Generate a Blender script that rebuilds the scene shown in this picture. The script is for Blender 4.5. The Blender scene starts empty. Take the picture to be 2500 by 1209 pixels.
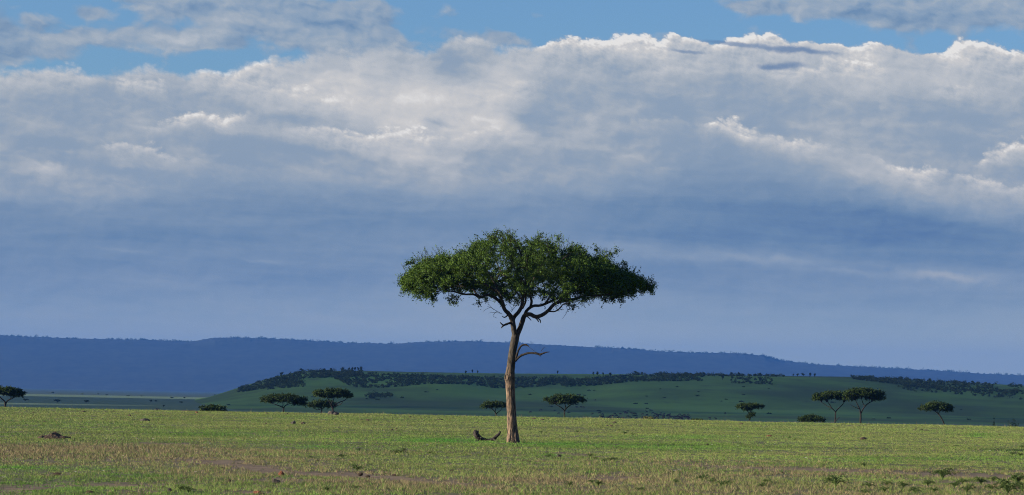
import bpy, math, random
import numpy as np
from mathutils import Vector, Matrix, Euler

# ------------------------------------------------------------------ camera
C = bpy.context.scene.collection
SC = bpy.context.scene
FPX = 7089.0                      # focal length in photo pixels (2500 wide): 20 degrees across
PITCH = math.atan(355.5 / FPX)    # horizon lies 355 px under the photo's centre
ROLL = math.radians(1.1)
CAMZ = 2.5                        # standing height of a safari vehicle
EV = 1.55
HAZE_D = 1 / 18000.0
rng = np.random.default_rng(11)
random.seed(11)

cam = bpy.data.objects.new("camera", bpy.data.cameras.new("camera"))
C.objects.link(cam)
cam.data.sensor_width = 36.0
cam.data.lens = 36.0 * FPX / 2500.0
cam.data.clip_start = 0.5
cam.data.clip_end = 40000.0
RCAM = Matrix.Rotation(math.pi / 2 + PITCH, 4, 'X') @ Matrix.Rotation(ROLL, 4, 'Z')
cam.matrix_world = Matrix.Translation((0, 0, CAMZ)) @ RCAM
SC.camera = cam
R3 = np.array(RCAM.to_3x3())

# ------------------------------------------------------------------ exposure, sun, sky
SC.view_settings.view_transform = 'Standard'
SC.view_settings.look = 'None'
SC.view_settings.exposure = EV
SC.view_settings.gamma = 1.0
SC.view_settings.use_curve_mapping = False
SC.cycles.use_denoising = True
SC.cycles.denoiser = 'OPENIMAGEDENOISE'
SC.cycles.denoising_input_passes = 'RGB_ALBEDO_NORMAL'
SC.cycles.denoising_prefilter = 'NONE'
SC.cycles.filter_width = 1.05
SC.cycles.max_bounces = 6
SC.cycles.volume_bounces = 0
SC.cycles.transparent_max_bounces = 8

SUN_EL = math.radians(13.5)
SUN_PHI = math.radians(9.0)      # from the left, a little behind the camera
SDIR = Vector((-math.cos(SUN_PHI) * math.cos(SUN_EL), -math.sin(SUN_PHI) * math.cos(SUN_EL), math.sin(SUN_EL)))
sun = bpy.data.objects.new("sun", bpy.data.lights.new("sun", 'SUN'))
C.objects.link(sun)
sun.data.energy = 4.8
sun.data.angle = math.radians(0.5)
sun.data.color = (1.0, 0.86, 0.66)
sun.rotation_euler = SDIR.to_track_quat('Z', 'Y').to_euler()


def lin(r, g, b):
    f = lambda c: c / 12.92 if c <= 0.04045 else ((c + 0.055) / 1.055) ** 2.4
    return (f(r / 255.0), f(g / 255.0), f(b / 255.0), 1.0)


class Nodes:
    """small expression builder for shader node trees"""
    def __init__(self, nt):
        self.nt = nt

    def new(self, t):
        return self.nt.nodes.new(t)

    def put(self, sock, v):
        if isinstance(v, (int, float)):
            sock.default_value = v
        elif isinstance(v, tuple):
            sock.default_value = v
        else:
            self.nt.links.new(v, sock)

    def m(self, op, *a, clamp=False):
        n = self.new('ShaderNodeMath')
        n.operation = op
        n.use_clamp = clamp
        for i, v in enumerate(a):
            self.put(n.inputs[i], v)
        return n.outputs[0]

    def add(self, a, b): return self.m('ADD', a, b)
    def sub(self, a, b): return self.m('SUBTRACT', a, b)
    def mul(self, a, b): return self.m('MULTIPLY', a, b)
    def mad(self, a, b, c): return self.m('MULTIPLY_ADD', a, b, c)

    def ss(self, x, a, b, lo=0.0, hi=1.0):
        n = self.new('ShaderNodeMapRange')
        n.interpolation_type = 'SMOOTHSTEP'
        self.put(n.inputs[0], x)
        self.put(n.inputs[1], a)
        self.put(n.inputs[2], b)
        self.put(n.inputs[3], lo)
        self.put(n.inputs[4], hi)
        return n.outputs[0]

    def vec(self, x, y, z=0.0):
        n = self.new('ShaderNodeCombineXYZ')
        for i, v in enumerate((x, y, z)):
            self.put(n.inputs[i], v)
        return n.outputs[0]

    def noise(self, v, scale=1.0, detail=4.0, rough=0.5, dist=0.0, dim='2D', color=False):
        n = self.new('ShaderNodeTexNoise')
        n.noise_dimensions = dim
        self.put(n.inputs['Vector'], v)
        n.inputs['Scale'].default_value = scale
        n.inputs['Detail'].default_value = detail
        n.inputs['Roughness'].default_value = rough
        n.inputs['Distortion'].default_value = dist
        return n.outputs['Color' if color else 'Fac']

    def bubbles(self, v, scale=1.0, detail=3.0, rough=0.55):
        n = self.new('ShaderNodeTexVoronoi')
        n.voronoi_dimensions = '2D'
        n.feature = 'SMOOTH_F1'
        n.normalize = True
        self.put(n.inputs['Vector'], v)
        n.inputs['Scale'].default_value = scale
        n.inputs['Detail'].default_value = detail
        n.inputs['Roughness'].default_value = rough
        n.inputs['Lacunarity'].default_value = 2.1
        n.inputs['Smoothness'].default_value = 0.35
        return n.outputs['Distance']

    def curve(self, x, pts, x0, x1, y0, y1):
        n = self.new('ShaderNodeFloatCurve')
        self.put(n.inputs['Value'], self.m('DIVIDE', self.sub(x, x0), x1 - x0, clamp=True))
        cm = n.mapping
        cu = cm.curves[0]
        q = [((a - x0) / (x1 - x0), (b - y0) / (y1 - y0)) for a, b in pts]
        cu.points[0].location = q[0]
        cu.points[1].location = q[-1]
        for p in q[1:-1]:
            cu.points.new(*p)
        cm.update()
        return self.mad(n.outputs[0], y1 - y0, y0)

    def ramp(self, x, stops):
        n = self.new('ShaderNodeValToRGB')
        self.put(n.inputs[0], x)
        el = n.color_ramp.elements
        el[0].position, el[0].color = stops[0]
        el[1].position, el[1].color = stops[-1]
        for p, c in stops[1:-1]:
            e = el.new(p)
            e.color = c
        return n.outputs[0]

    def mix(self, f, a, b):
        n = self.new('ShaderNodeMix')
        n.data_type = 'RGBA'
        self.put(n.inputs[0], f)
        self.put(n.inputs[6], a)
        self.put(n.inputs[7], b)
        return n.outputs[2]


world = bpy.data.worlds.new("World")
SC.world = world
world.use_nodes = True
wnt = world.node_tree
wnt.nodes.clear()
w = Nodes(wnt)
BGS = 0.1
sky = w.new('ShaderNodeTexSky')
sky.sky_type = 'NISHITA'
sky.sun_disc = False
sky.sun_elevation = SUN_EL
sky.sun_rotation = math.atan2(SDIR.x, SDIR.y)
sky.air_density = 1.0
sky.dust_density = 0.4
sky.ozone_density = 2.5
tc = w.new('ShaderNodeTexCoord')
sep = w.new('ShaderNodeSeparateXYZ')
wnt.links.new(tc.outputs['Generated'], sep.inputs[0])
az = w.m('ARCTAN2', sep.outputs[0], sep.outputs[1])
el = w.m('ARCSINE', sep.outputs[2])
dx = w.mul(az, FPX / 100 * 1.01)
dy = w.mul(el, -FPX / 100)
cr, sr = math.cos(ROLL), math.sin(ROLL)
# cloud coordinates in units of 0.81 degrees: U to the right, V downwards (horizon at 9.6)
U0 = w.add(w.mad(dx, cr, 12.5), w.mul(dy, -sr))
V0 = w.add(w.mad(dx, sr, 9.6), w.mul(dy, cr))
p0 = w.vec(U0, w.mul(V0, 1.5))
wa = w.new('ShaderNodeSeparateColor')
w.put(wa.inputs[0], w.noise(p0, 1.1, 5.0, 0.55, color=True))
wx, wy = w.sub(wa.outputs[0], 0.5), w.sub(wa.outputs[1], 0.5)
U = w.mad(wx, 0.65, U0)
V = w.mad(wy, 0.36, V0)


def fbm(u, v):
    return w.noise(w.vec(u, v), 1.0, 4.5, 0.47)


def billow(du, dv):
    uu = w.mul(w.add(U, du), 0.95)
    vv = w.mad(w.add(V, dv), 1.7, w.mul(uu, -0.22))
    return fbm(uu, vv)


nb = billow(0.0, 0.0)
nl = billow(-0.12, -0.10)                        # the same field a step towards the sun
relief = w.m('MULTIPLY', w.sub(nb, nl), 3.0)
nfine = w.noise(w.vec(w.mul(U, 2.6), w.mul(V, 4.2)), 1.0, 5.0, 0.6)
nbig = w.noise(w.vec(w.mad(U0, 0.33, 3.7), w.mul(w.mad(U0, -0.12, V0), 0.9)), 1.0, 4.0, 0.5)
nstr = w.noise(w.vec(w.mul(U0, 0.22), w.mul(w.mad(U0, -0.035, V0), 2.2)), 1.0, 6.0, 0.55, 0.3)


def local(cx, cy, rx, ry, rot, u=None, v=None):
    u, v = u or U, v or V
    c, s = math.cos(math.radians(rot)), math.sin(math.radians(rot))
    a = w.mad(u, c / rx, w.mad(v, s / rx, -(cx * c + cy * s) / rx))
    b = w.mad(u, -s / ry, w.mad(v, c / ry, (cx * s - cy * c) / ry))
    return a, b


def gauss(cx, cy, rx, ry, rot=0.0, u=None, v=None):
    a, b = local(cx, cy, rx, ry, rot, u, v)
    r2 = w.mad(a, a, w.mul(b, b))
    return w.m('POWER', 0.3679, r2)


def total(items):
    t = None
    for x in items:
        t = x if t is None else w.add(t, x)
    return t


TOP = [(-6, 1.9), (0, 1.8), (1, 1.72), (1.8, 1.7), (2.3, 1.9), (3.4, 1.66), (4.7, 1.8), (5.2, 1.78), (6.1, 1.55), (7.4, 1.4),
       (8.2, 1.3), (9.4, 1.15), (10.4, 1.25), (11, 1.0), (11.5, 0.9), (12, 1.02), (12.7, 1.2), (13.3, 1.12), (13.8, 0.92), (14.6, 0.97),
       (15.3, 0.88), (16, 0.92), (16.3, 1.05), (16.6, 0.92), (17.4, 1.02), (18.1, 0.98), (19, 0.97), (19.6, 1.12), (20.3, 1.12), (21, 1.2),
       (21.7, 1.1), (22.3, 1.32), (23, 1.42), (23.3, 1.22), (23.9, 1.14), (24.6, 1.3), (25, 1.35), (32, 1.7)]
BOT = [(-6, 5.2), (0, 4.9), (2, 5.0), (4, 4.6), (6, 4.45), (8, 4.6), (10, 4.75), (12, 4.7), (14, 4.65), (15.5, 4.5), (16.6, 4.1), (17.2, 3.65), (19, 4.15),
       (21, 4.65), (22.5, 5.0), (25, 5.35), (32, 5.8)]
tcur = w.curve(U, TOP, -6, 32, 0, 3)
bcur = w.curve(U, BOT, -6, 32, 3, 6.5)
vb = w.mad(w.sub(nb, 0.5), 0.75, V)
bank = w.ss(w.sub(vb, tcur), -0.07, w.ss(U, 12.5, 14.0, 0.34, 0.13))
deck = w.ss(w.sub(w.mad(w.sub(nbig, 0.5), 1.0, V), bcur), -0.55, 0.45)

# broad light and shade of the bank
LUM = [(1.6, 3.2, 2.6, 1.0, 0, -0.16), (2.6, 2.5, 1.5, 0.5, 10, -0.08), (7.8, 2.5, 2.4, 0.6, 8, 0.16), (10.3, 2.6, 2.8, 0.75, 8, 0.34), (11.8, 2.7, 1.6, 0.6, 10, 0.12),
       (9.8, 3.75, 1.6, 0.45, 12, 0.30), (12.95, 2.85, 0.5, 0.27, 15, -0.3), (13.5, 3.3, 0.8, 0.2, 30, -0.08), (10.9, 1.6, 0.5, 0.35, 20, -0.3),
       (5.6, 3.6, 0.9, 0.2, 10, -0.17), (7.6, 2.95, 1.2, 0.25, 12, -0.14), (7.9, 3.75, 1.4, 0.12, 8, -0.18), (10.7, 3.02, 0.35, 0.06, 8, -0.16), (14.4, 3.9, 1.6, 0.4, 10, -0.12), (18.4, 2.6, 3.6, 0.7, 6, -0.05),
       (20, 3.3, 2.0, 0.5, 10, -0.03), (21.3, 2.0, 0.6, 0.42, 20, 0.13), (23.8, 2.4, 0.8, 0.3, 10, 0.1), (16.6, 4.25, 0.5, 0.16, 0, 0.12), (1.1, 4.2, 0.5, 0.22, 0, 0.25),
       (2.7, 4.95, 0.3, 0.16, 0, 0.14), (2.1, 4.8, 0.25, 0.12, 0, 0.10), (14.2, 1.9, 2.4, 0.55, 0, 0.06), (17.5, 1.6, 3.2, 0.4, 4, 0.09), (23.8, 1.9, 1.2, 0.5, 0, 0.10), (5.5, 3.15, 0.9, 0.3, 5, 0.16), (3.3, 3.95, 1.0, 0.25, 6, 0.14), (22.5, 4.65, 1.6, 0.25, 16, 0.10), (19.5, 4.25, 0.6, 0.3, 20, -0.14), (18.3, 4.4, 0.9, 0.4, 12, -0.16),
       (3.5, 4.25, 1.4, 0.14, 6, -0.09), (6.2, 4.0, 0.9, 0.14, 10, -0.16), (8.4, 4.2, 0.9, 0.13, 8, -0.12), (1.4, 3.55, 0.9, 0.1, 8, -0.12), (0.4, 2.7, 1.0, 0.2, 20, 0.06), (21.2, 4.2, 3.0, 0.26, 17, 0.13), (18.2, 3.4, 0.8, 0.2, 25, 0.10), (1.5, 3.2, 2.4, 0.8, 0, 0.08)]
lum = total([w.mul(gauss(*g[:5]), g[5] * 0.9) for g in LUM])
body = w.add(0.55, lum)
body = w.mad(w.sub(nbig, 0.5), 0.42, body)
body = w.mad(relief, 0.16, body)
nmid = w.noise(w.vec(w.mad(U, 0.75, 1.3), w.mul(w.mad(U, -0.16, V), 1.5)), 1.0, 3.0, 0.5)
body = w.mad(w.sub(nmid, 0.5), 0.26, body)
body = w.mad(w.sub(nfine, 0.5), 0.05, body)

# stacked layers of cumulus: a billowing crisp upper rim in the sun that melts into grey below
def heap(du, dv):
    uu, vv = w.mad(wx, 0.22, w.add(U0, du)), w.mad(wy, 0.16, w.add(V0, dv))
    return w.bubbles(w.vec(uu, w.mad(vv, 1.35, w.mul(uu, -0.2))), 1.75, 3.0, 0.6)


hb = heap(0.0, 0.0)
hs = heap(-0.07, -0.08)
cauli = w.sub(hs, hb)                                # rounded lumps lit from the upper left
lumpy = w.mad(w.sub(hb, 0.42), 0.62, w.mul(w.sub(nb, 0.5), -0.55))
LAY = [
    # rim curve, brightness along it, decay, fade length, crispness
    (TOP, [(-6, .2), (0, .12), (2, .22), (2.6, .08), (3.1, .2), (4.4, .1), (5.0, .34), (6.3, .36), (7, .12), (9, .08), (11, .12), (11.4, .26), (12, .12), (13.2, .25), (13.7, .42), (16.2, .46), (17.2, .34), (18.2, .42), (19.2, .36), (20, .2), (21.3, .36), (22.2, .14), (23.2, .3), (23.6, .46), (25, .44), (32, .2)], 0.44, 1.3, 0.09),
    ([(-6, 2.1), (0, 1.95), (2, 2.05), (3.0, 1.95), (3.6, 1.98), (4.6, 2.15), (6.5, 2.0), (7.4, 2.1), (8.6, 2.35), (10, 2.3), (12.6, 2.1), (13.2, 2.0), (15, 1.75), (17, 1.6), (19.8, 1.65), (20.6, 1.5), (21.5, 1.6), (23, 2.2), (25, 2.3), (32, 2.4)],
     [(-6, .1), (1, .14), (2.6, .1), (3.1, .3), (3.9, .26), (4.6, .1), (6.4, .18), (7.5, .26), (9, .16), (11, .14), (12.7, .2), (14, .06), (16.6, .18), (17.5, .12), (20, .3), (21.4, .3), (22.3, .06), (23.4, .2), (25, .1), (32, .1)], 0.5, 1.0, 0.26),
    ([(-6, 2.9), (0, 2.85), (3.0, 3.3), (3.6, 3.2), (4.2, 3.0), (4.7, 2.72), (5.3, 2.78), (5.8, 2.72), (6.3, 3.0), (7.2, 3.12), (8.5, 3.28), (9.8, 3.2), (11, 3.3), (12, 3.22), (13, 3.5), (14.5, 3.7), (15.5, 2.95), (16.5, 2.92), (17.3, 3.1), (17.6, 2.95), (18.0, 2.98), (18.5, 3.28), (19.2, 3.36), (20, 3.5), (21, 3.75), (21.9, 4.05), (22.6, 4.15), (23.4, 4.4), (24.2, 4.5), (25, 4.7), (32, 5.2)],
     [(-6, .1), (0, .06), (2.8, .03), (3.5, .16), (4.2, .28), (4.7, .5), (5.8, .46), (6.2, .12), (7.1, .2), (8.4, .34), (10.2, .36), (11, .2), (12, .22), (13, .1), (14.5, .04), (15.4, .1), (16.2, .16), (17.2, .12), (17.6, .48), (18.4, .4), (19.0, .24), (19.3, .36), (20.2, .24), (21, .14), (21.9, .34), (22.7, .46), (23.3, .18), (24.1, .38), (24.8, .22), (32, .2)], 0.36, 0.95, 0.18),
    ([(-6, 4.0), (0, 3.72), (1, 3.68), (2.2, 3.72), (2.8, 3.58), (3.6, 3.62), (4.2, 3.78), (5.5, 3.95), (7, 4.15), (9, 4.3), (11, 4.4), (13, 4.5), (16, 4.15), (17, 4.3), (19, 5.2), (25, 6), (32, 6)],
     [(-6, .1), (0, .06), (1.2, .14), (2.2, .1), (2.7, .3), (3.9, .32), (4.6, .14), (6, .13), (8, .08), (11, .1), (13, .04), (15.7, .05), (16.4, .16), (17, .02), (18, 0), (32, 0)], 0.3, 0.7, 0.2),
    ([(-6, 6), (22, 6), (23.4, 5.2), (24.1, 3.9), (24.6, 3.62), (25.2, 3.55), (26, 3.7), (32, 4.2)], [(-6, 0), (22, 0), (23.8, .1), (24.3, .4), (25.2, .44), (27, .3), (32, .2)], 0.5, 0.9, 0.22),
    ([(-6, 6), (0, 4.2), (0.5, 4.0), (1.1, 3.95), (1.6, 4.1), (2.0, 4.7), (2.6, 4.78), (3.1, 5.0), (3.4, 6), (32, 6)], [(-6, 0), (0.2, .02), (0.8, .24), (1.4, .22), (1.9, .1), (2.7, .12), (3.2, .0), (32, 0)], 0.35, 0.5, 0.3),
]
for li, (rim, amp, decay, fade, soft) in enumerate(LAY):
    ys_ = [q[1] for q in rim]
    tc_ = w.curve(U0, rim, -6, 32, min(ys_) - 0.2, max(ys_) + 0.2)
    am_ = w.curve(U0, amp, -6, 32, 0, 0.6)
    s_ = w.sub(w.add(V0, w.mul(lumpy, -0.95 if li else -0.75)), tc_)
    glow = w.m('POWER', 0.3679, w.m('DIVIDE', w.m('MAXIMUM', s_, 0.0), decay))
    under = w.m('POWER', 0.3679, w.m('DIVIDE', w.m('MAXIMUM', s_, 0.0), decay * 3.0))
    lit = w.mul(am_, w.sub(w.mul(glow, w.mad(cauli, 4.4, 2.25)), w.mul(under, 0.62)))
    al = w.mul(w.ss(s_, 0.0, soft), w.ss(s_, fade * 0.25, fade, 1.0, 0.0))
    if li:
        # the layer hides what is behind it: dimmer foot, bright rim
        al = w.mul(al, w.m('MINIMUM', w.mul(am_, 4.5), 1.0))
        tgt = w.add(0.46, w.mul(lit, 1.1))
        mx_ = w.new('ShaderNodeMix')
        w.put(mx_.inputs[0], w.mul(al, 0.9)); w.put(mx_.inputs[2], body); w.put(mx_.inputs[3], w.mad(w.sub(body, 0.5), 0.55, tgt))
        body = mx_.outputs[0]
    else:
        body = w.add(body, w.mul(lit, w.ss(s_, 0.0, soft)))
        s_top = s_
body = w.m('SMOOTH_MAX', body, 0.43, 0.12)
bank = w.ss(s_top, -0.02, w.ss(U, 12.5, 14.0, 0.26, 0.10))

# the blue grey deck below
dk = w.curve(V0, [(3, 0.40), (4.6, 0.37), (5.4, 0.325), (6.2, 0.33), (7.0, 0.36), (7.7, 0.46), (8.3, 0.64), (8.8, 0.78), (9.6, 0.82)], 3, 9.6, 0, 1)
DK = [(21.5, 5.5, 5.2, 0.72, 3, -0.12), (1.0, 6.25, 0.8, 0.2, 0, 0.03), (3.2, 6.12, 0.7, 0.05, 4, 0.06), (6.4, 6.38, 0.6, 0.06, 8, 0.07), (4.4, 6.95, 1.4, 0.14, 3, 0.06), (18.6, 6.35, 2.2, 0.12, 3, 0.10),
      (20.9, 6.68, 0.9, 0.1, 5, 0.09), (23.2, 6.8, 1.1, 0.12, 4, 0.27), (19.1, 6.3, 0.25, 0.12, 0, 0.06), (15.4, 6.0, 2.0, 0.16, 6, 0.06), (8.5, 5.2, 2.5, 0.35, 5, -0.03), (21.5, 8.05, 3.5, 0.5, 0, -0.05), (12.5, 7.6, 3.0, 1.5, 0, 0.10), (3.0, 8.0, 4.0, 0.5, 0, 0.04), (20.0, 7.6, 4.0, 0.4, 0, -0.03)]
deckl = w.add(dk, total([w.mul(gauss(*g[:5]), g[5]) for g in DK]))
deckl = w.mad(w.sub(nstr, 0.5), 0.16, deckl)
deckl = w.mad(relief, 0.05, deckl)
L = w.new('ShaderNodeMix')
w.put(L.inputs[0], deck); w.put(L.inputs[2], body); w.put(L.inputs[3], deckl)
L = L.outputs[0]

KS = 1.0 / (BGS * 2 ** EV)
RAMP = [(0.0, (74, 108, 158)), (0.15, (88, 122, 168)), (0.27, (116, 145, 178)), (0.42, (147, 167, 189)), (0.56, (171, 182, 194)), (0.72, (194, 199, 205)), (0.88, (216, 215, 214)), (1.0, (240, 238, 235))]
stops = [(p, tuple(c * KS / 4.0 for c in lin(*q)[:3]) + (1.0,)) for p, q in RAMP]


def shade(l):
    c = w.ramp(l, stops)
    n = w.new('ShaderNodeVectorMath'); n.operation = 'SCALE'
    w.put(n.inputs[0], c); n.inputs['Scale'].default_value = 4.0
    return n.outputs[0]


tint = w.new('ShaderNodeMix'); tint.data_type = 'RGBA'; tint.blend_type = 'MULTIPLY'; tint.inputs[0].default_value = 1.0
wnt.links.new(sky.outputs[0], tint.inputs[6])
SKYTINT = (0.30, 0.395, 0.535, 1.0)
tint.inputs[7].default_value = SKYTINT
blue = tint.outputs[2]

# high thin clouds over the blue
UP = [(4.3, 1.0, 1.9, 0.30, 3, 1.15), (4.3, 0.12, 1.9, 0.36, 6, 1.1), (7.0, 0.4, 2.5, 0.56, 7, 1.1), (8.6, 0.95, 1.6, 0.5, 8, 1.0), (9.0, 0.28, 0.55, 0.24, 0, 0.8), (0.1, 1.2, 1.5, 0.55, 0, 1.3),
      (1.95, 0.97, 0.35, 0.14, 4, 0.9), (2.2, 0.42, 0.4, 0.13, 0, 0.8), (21.2, 0.22, 2.6, 0.42, 6, 1.05), (23.8, 0.3, 2.4, 0.52, 3, 1.05), (18.6, 0.25, 0.7, 0.16, 4, 0.8), (22.4, 1.2, 0.3, 0.2, 0, 0.55), (12.3, 0.95, 1.2, 0.2, 5, 0.6),
      (-3, 0.5, 2.5, 0.6, 0, 0.8), (9, -2.5, 6, 1.0, 4, 0.9), (22, -3.5, 7, 1.2, 4, 0.9), (30, 0.3, 4, 0.7, 0, 0.9)]
Uh = w.mad(wx, 0.45, U0)
Vh = w.mad(wy, 0.22, V0)
up = total([w.mul(gauss(*g[:5], u=Uh, v=Vh), g[5]) for g in UP])
# elsewhere in the sky: broken clouds from noise alone
gen = w.ss(w.noise(w.vec(w.mul(U0, 0.08), w.mul(V0, 0.16)), 1.0, 6.0, 0.6), 0.48, 0.68)
gen = w.mul(gen, w.ss(V0, -1.5, -6.0))
upa = w.m('MAXIMUM', w.ss(w.mad(w.sub(nb, 0.5), 1.5, up), 0.2, 0.68, 0.0, 0.88), gen)
upl = w.mad(relief, 0.25, w.mad(w.sub(nbig, 0.5), 0.25, 0.47))
upl = w.add(upl, total([w.mul(gauss(21.6, 0.5, 1.3, 0.2, 5), -0.2), w.mul(gauss(4.0, 0.95, 1.2, 0.15, 2), 0.1), w.mul(gauss(8.0, 0.65, 1.0, 0.12, 8), -0.12), w.mul(gauss(0.3, 1.4, 1.2, 0.2, 0), -0.08)]))
colr = w.mix(upa, blue, shade(upl))
cov = w.m('MAXIMUM', bank, deck)
colr = w.mix(cov, colr, w.mix(w.ss(V0, 6.6, 8.8, 0.0, 0.75), shade(L), tuple(c * KS for c in lin(172, 192, 197)[:3]) + (1.0,)))
# small dark lens clouds in front of the bank
for (cx, cy, rx, ry, rot, al) in [(18.0, 1.12, 0.95, 0.07, 6, 0.7), (19.6, 1.30, 1.2, 0.09, 5, 0.85), (19.25, 1.64, 0.62, 0.09, 0, 0.8), (16.9, 1.27, 0.55, 0.04, 5, 0.6)]:
    g = gauss(cx, cy, rx, ry, rot, u=w.mad(wx, 0.5, U0), v=w.mad(wy, 0.22, V0))
    k = w.ss(w.mad(w.sub(nfine, 0.5), 0.55, g), 0.12, 0.95, 0.0, al)
    colr = w.mix(k, colr, shade(0.22))
bg = w.new('ShaderNodeBackground')
bg.inputs['Strength'].default_value = BGS
wnt.links.new(colr, bg.inputs['Color'])
wo = w.new('ShaderNodeOutputWorld')
wnt.links.new(bg.outputs[0], wo.inputs['Surface'])
world.cycles.sampling_method = 'MANUAL'
world.cycles.sample_map_resolution = 512

# ------------------------------------------------------------------ helpers
def ray(u, v):
    d = np.stack([(np.asarray(u, float) - 1250) / FPX, -(np.asarray(v, float) - 604.5) / FPX, -np.ones_like(np.asarray(u, float))], -1)
    return d @ R3.T


def P(u, v, D):
    """world point seen at photo pixel (u, v) at forward distance D"""
    d = ray(u, v)
    D = np.asarray(D, float)
    return np.array([0, 0, CAMZ]) + d * (D / d[..., 1])[..., None]


def project(p):
    q = (np.asarray(p, float) - np.array([0, 0, CAMZ])) @ R3
    return 1250 + FPX * q[..., 0] / -q[..., 2], 604.5 - FPX * q[..., 1] / -q[..., 2]


def horizon(u):
    return 960 + math.tan(ROLL) * (np.asarray(u, float) - 1250)


class Fields:
    """cheap smooth noise from a random lattice, value about -1..1"""
    def __init__(self, seed):
        self.t = np.random.default_rng(seed).uniform(-1, 1, (64, 64))

    def __call__(self, x, y, octaves=4):
        s, a = 0.0, 1.0
        for k in range(octaves):
            fx, fy = x * 2 ** k + 7.3 * k, y * 2 ** k + 3.1 * k
            ix, iy = np.floor(fx).astype(int), np.floor(fy).astype(int)
            tx, ty = fx - ix, fy - iy
            tx, ty = tx * tx * (3 - 2 * tx), ty * ty * (3 - 2 * ty)
            g = lambda i, j: self.t[i % 64, j % 64]
            s = s + a * ((g(ix, iy) * (1 - tx) + g(ix + 1, iy) * tx) * (1 - ty) + (g(ix, iy + 1) * (1 - tx) + g(ix + 1, iy + 1) * tx) * ty)
            a *= 0.5
        return s * 0.6


F1, F2, F3, F4 = Fields(1), Fields(2), Fields(3), Fields(4)


def gz(x, y):
    """height of the savanna floor"""
    x, y = np.asarray(x, float), np.asarray(y, float)
    d = np.clip(y - 285, 0, None)
    z = -13 * (1 - np.exp(-(d / 330) ** 2)) - np.clip(y - 2300, 0, None) * 0.0004
    near = np.clip(1 - d / 200, 0, 1)
    return z + near * (0.10 * F1(x / 14, y / 22) + 0.03 * F2(x / 2.2, y / 2.6, 2))


def gpt(u, v):
    """point of the floor under photo pixel (u, v)"""
    u, v = np.broadcast_arrays(np.asarray(u, float), np.asarray(v, float))
    D = CAMZ * FPX / np.maximum(v - horizon(u), 4.0)
    for _ in range(12):
        p = P(u, v, D)
        zz = gz(p[..., 0], p[..., 1])
        D = np.clip((CAMZ - zz) * FPX / np.maximum(v - horizon(u), 4.0), 40, 9000)
    p = P(u, v, D)
    p[..., 2] = gz(p[..., 0], p[..., 1])
    return p


def obj(name, verts, faces, mats, parent=None, smooth=False, mi=None, col=None):
    """link one mesh object; faces: array (n,3), (n,4) or list of such arrays"""
    me = bpy.data.meshes.new(name)
    verts = np.asarray(verts, np.float32).reshape(-1, 3)
    fl = [np.asarray(f, np.int32) for f in (faces if isinstance(faces, list) else [faces])]
    fl = [f for f in fl if f.size]
    tot = np.concatenate([np.full(len(f), f.shape[1], np.int32) for f in fl])
    idx = np.concatenate([f.ravel() for f in fl])
    me.vertices.add(len(verts))
    me.vertices.foreach_set("co", verts.ravel())
    me.loops.add(len(idx))
    me.loops.foreach_set("vertex_index", idx)
    me.polygons.add(len(tot))
    st = np.zeros(len(tot), np.int32)
    st[1:] = np.cumsum(tot)[:-1]
    me.polygons.foreach_set("loop_start", st)
    if mi is not None:
        me.polygons.foreach_set("material_index", np.asarray(mi, np.int32))
    me.polygons.foreach_set("use_smooth", np.full(len(tot), bool(smooth)))
    if col is not None:
        a = me.attributes.new("tint", 'FLOAT_COLOR', 'POINT')
        a.data.foreach_set("color", np.asarray(col, np.float32).ravel())
    me.update(calc_edges=True)
    for m_ in (mats if isinstance(mats, (list, tuple)) else [mats]):
        me.materials.append(m_)
    o = bpy.data.objects.new(name, me)
    C.objects.link(o)
    if parent is not None:
        o.parent = parent
    return o


def tag(o, label=None, cat=None, group=None, kind=None):
    for k, v in (("label", label), ("category", cat), ("group", group), ("kind", kind)):
        if v:
            o[k] = v
    return o


def thing(name, label, cat, loc, group=None):
    o = bpy.data.objects.new(name, None)
    C.objects.link(o)
    o.location = tuple(float(c) for c in loc)
    return tag(o, label, cat, group)


def copy_tree(o, parent=None):
    c = o.copy()
    C.objects.link(c)
    if parent is not None:
        c.parent = parent
    for ch in list(o.children):
        copy_tree(ch, c)
    return c


def grid_faces(nr, nc):
    i = np.arange(nr - 1)[:, None] * nc + np.arange(nc - 1)[None]
    i = i.ravel()
    return np.stack([i, i + 1, i + nc + 1, i + nc], -1)


class Tubes:
    def __init__(self):
        self.v, self.f, self.n = [], [], 0

    def add(self, pts, rad, sides=8, wob=0.0, cap=True):
        pts, rad = np.asarray(pts, float), np.asarray(rad, float)
        n = len(pts)
        tan = np.gradient(pts, axis=0)
        tan /= np.linalg.norm(tan, axis=1)[:, None] + 1e-9
        ref = np.array([0.31, 0.93, 0.17])
        a = np.cross(tan, ref)
        a /= np.linalg.norm(a, axis=1)[:, None] + 1e-9
        b = np.cross(tan, a)
        th = np.arange(sides) * 2 * math.pi / sides
        r = rad[:, None] * (1 + wob * rng.uniform(-1, 1, (n, sides)))
        ring = pts[:, None] + r[..., None] * (np.cos(th)[None, :, None] * a[:, None] + np.sin(th)[None, :, None] * b[:, None])
        self.v.append(ring.reshape(-1, 3))
        k = self.n + np.arange(n - 1)[:, None] * sides
        j = np.arange(sides)[None]
        q = np.stack([k + j, k + (j + 1) % sides, k + sides + (j + 1) % sides, k + sides + j], -1).reshape(-1, 4)
        self.f.append(q)
        self.n += n * sides
        if cap:
            self.v.append(pts[-1:] + tan[-1:] * rad[-1] * 0.8)
            e = self.n - sides
            self.f.append(np.stack([e + np.arange(sides), e + (np.arange(sides) + 1) % sides, np.full(sides, self.n), np.full(sides, self.n)], -1))
            self.n += 1

    def get(self):
        f = np.concatenate(self.f)
        tri = f[:, 2] == f[:, 3]
        return np.concatenate(self.v), [f[~tri], f[tri][:, :3]]


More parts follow.
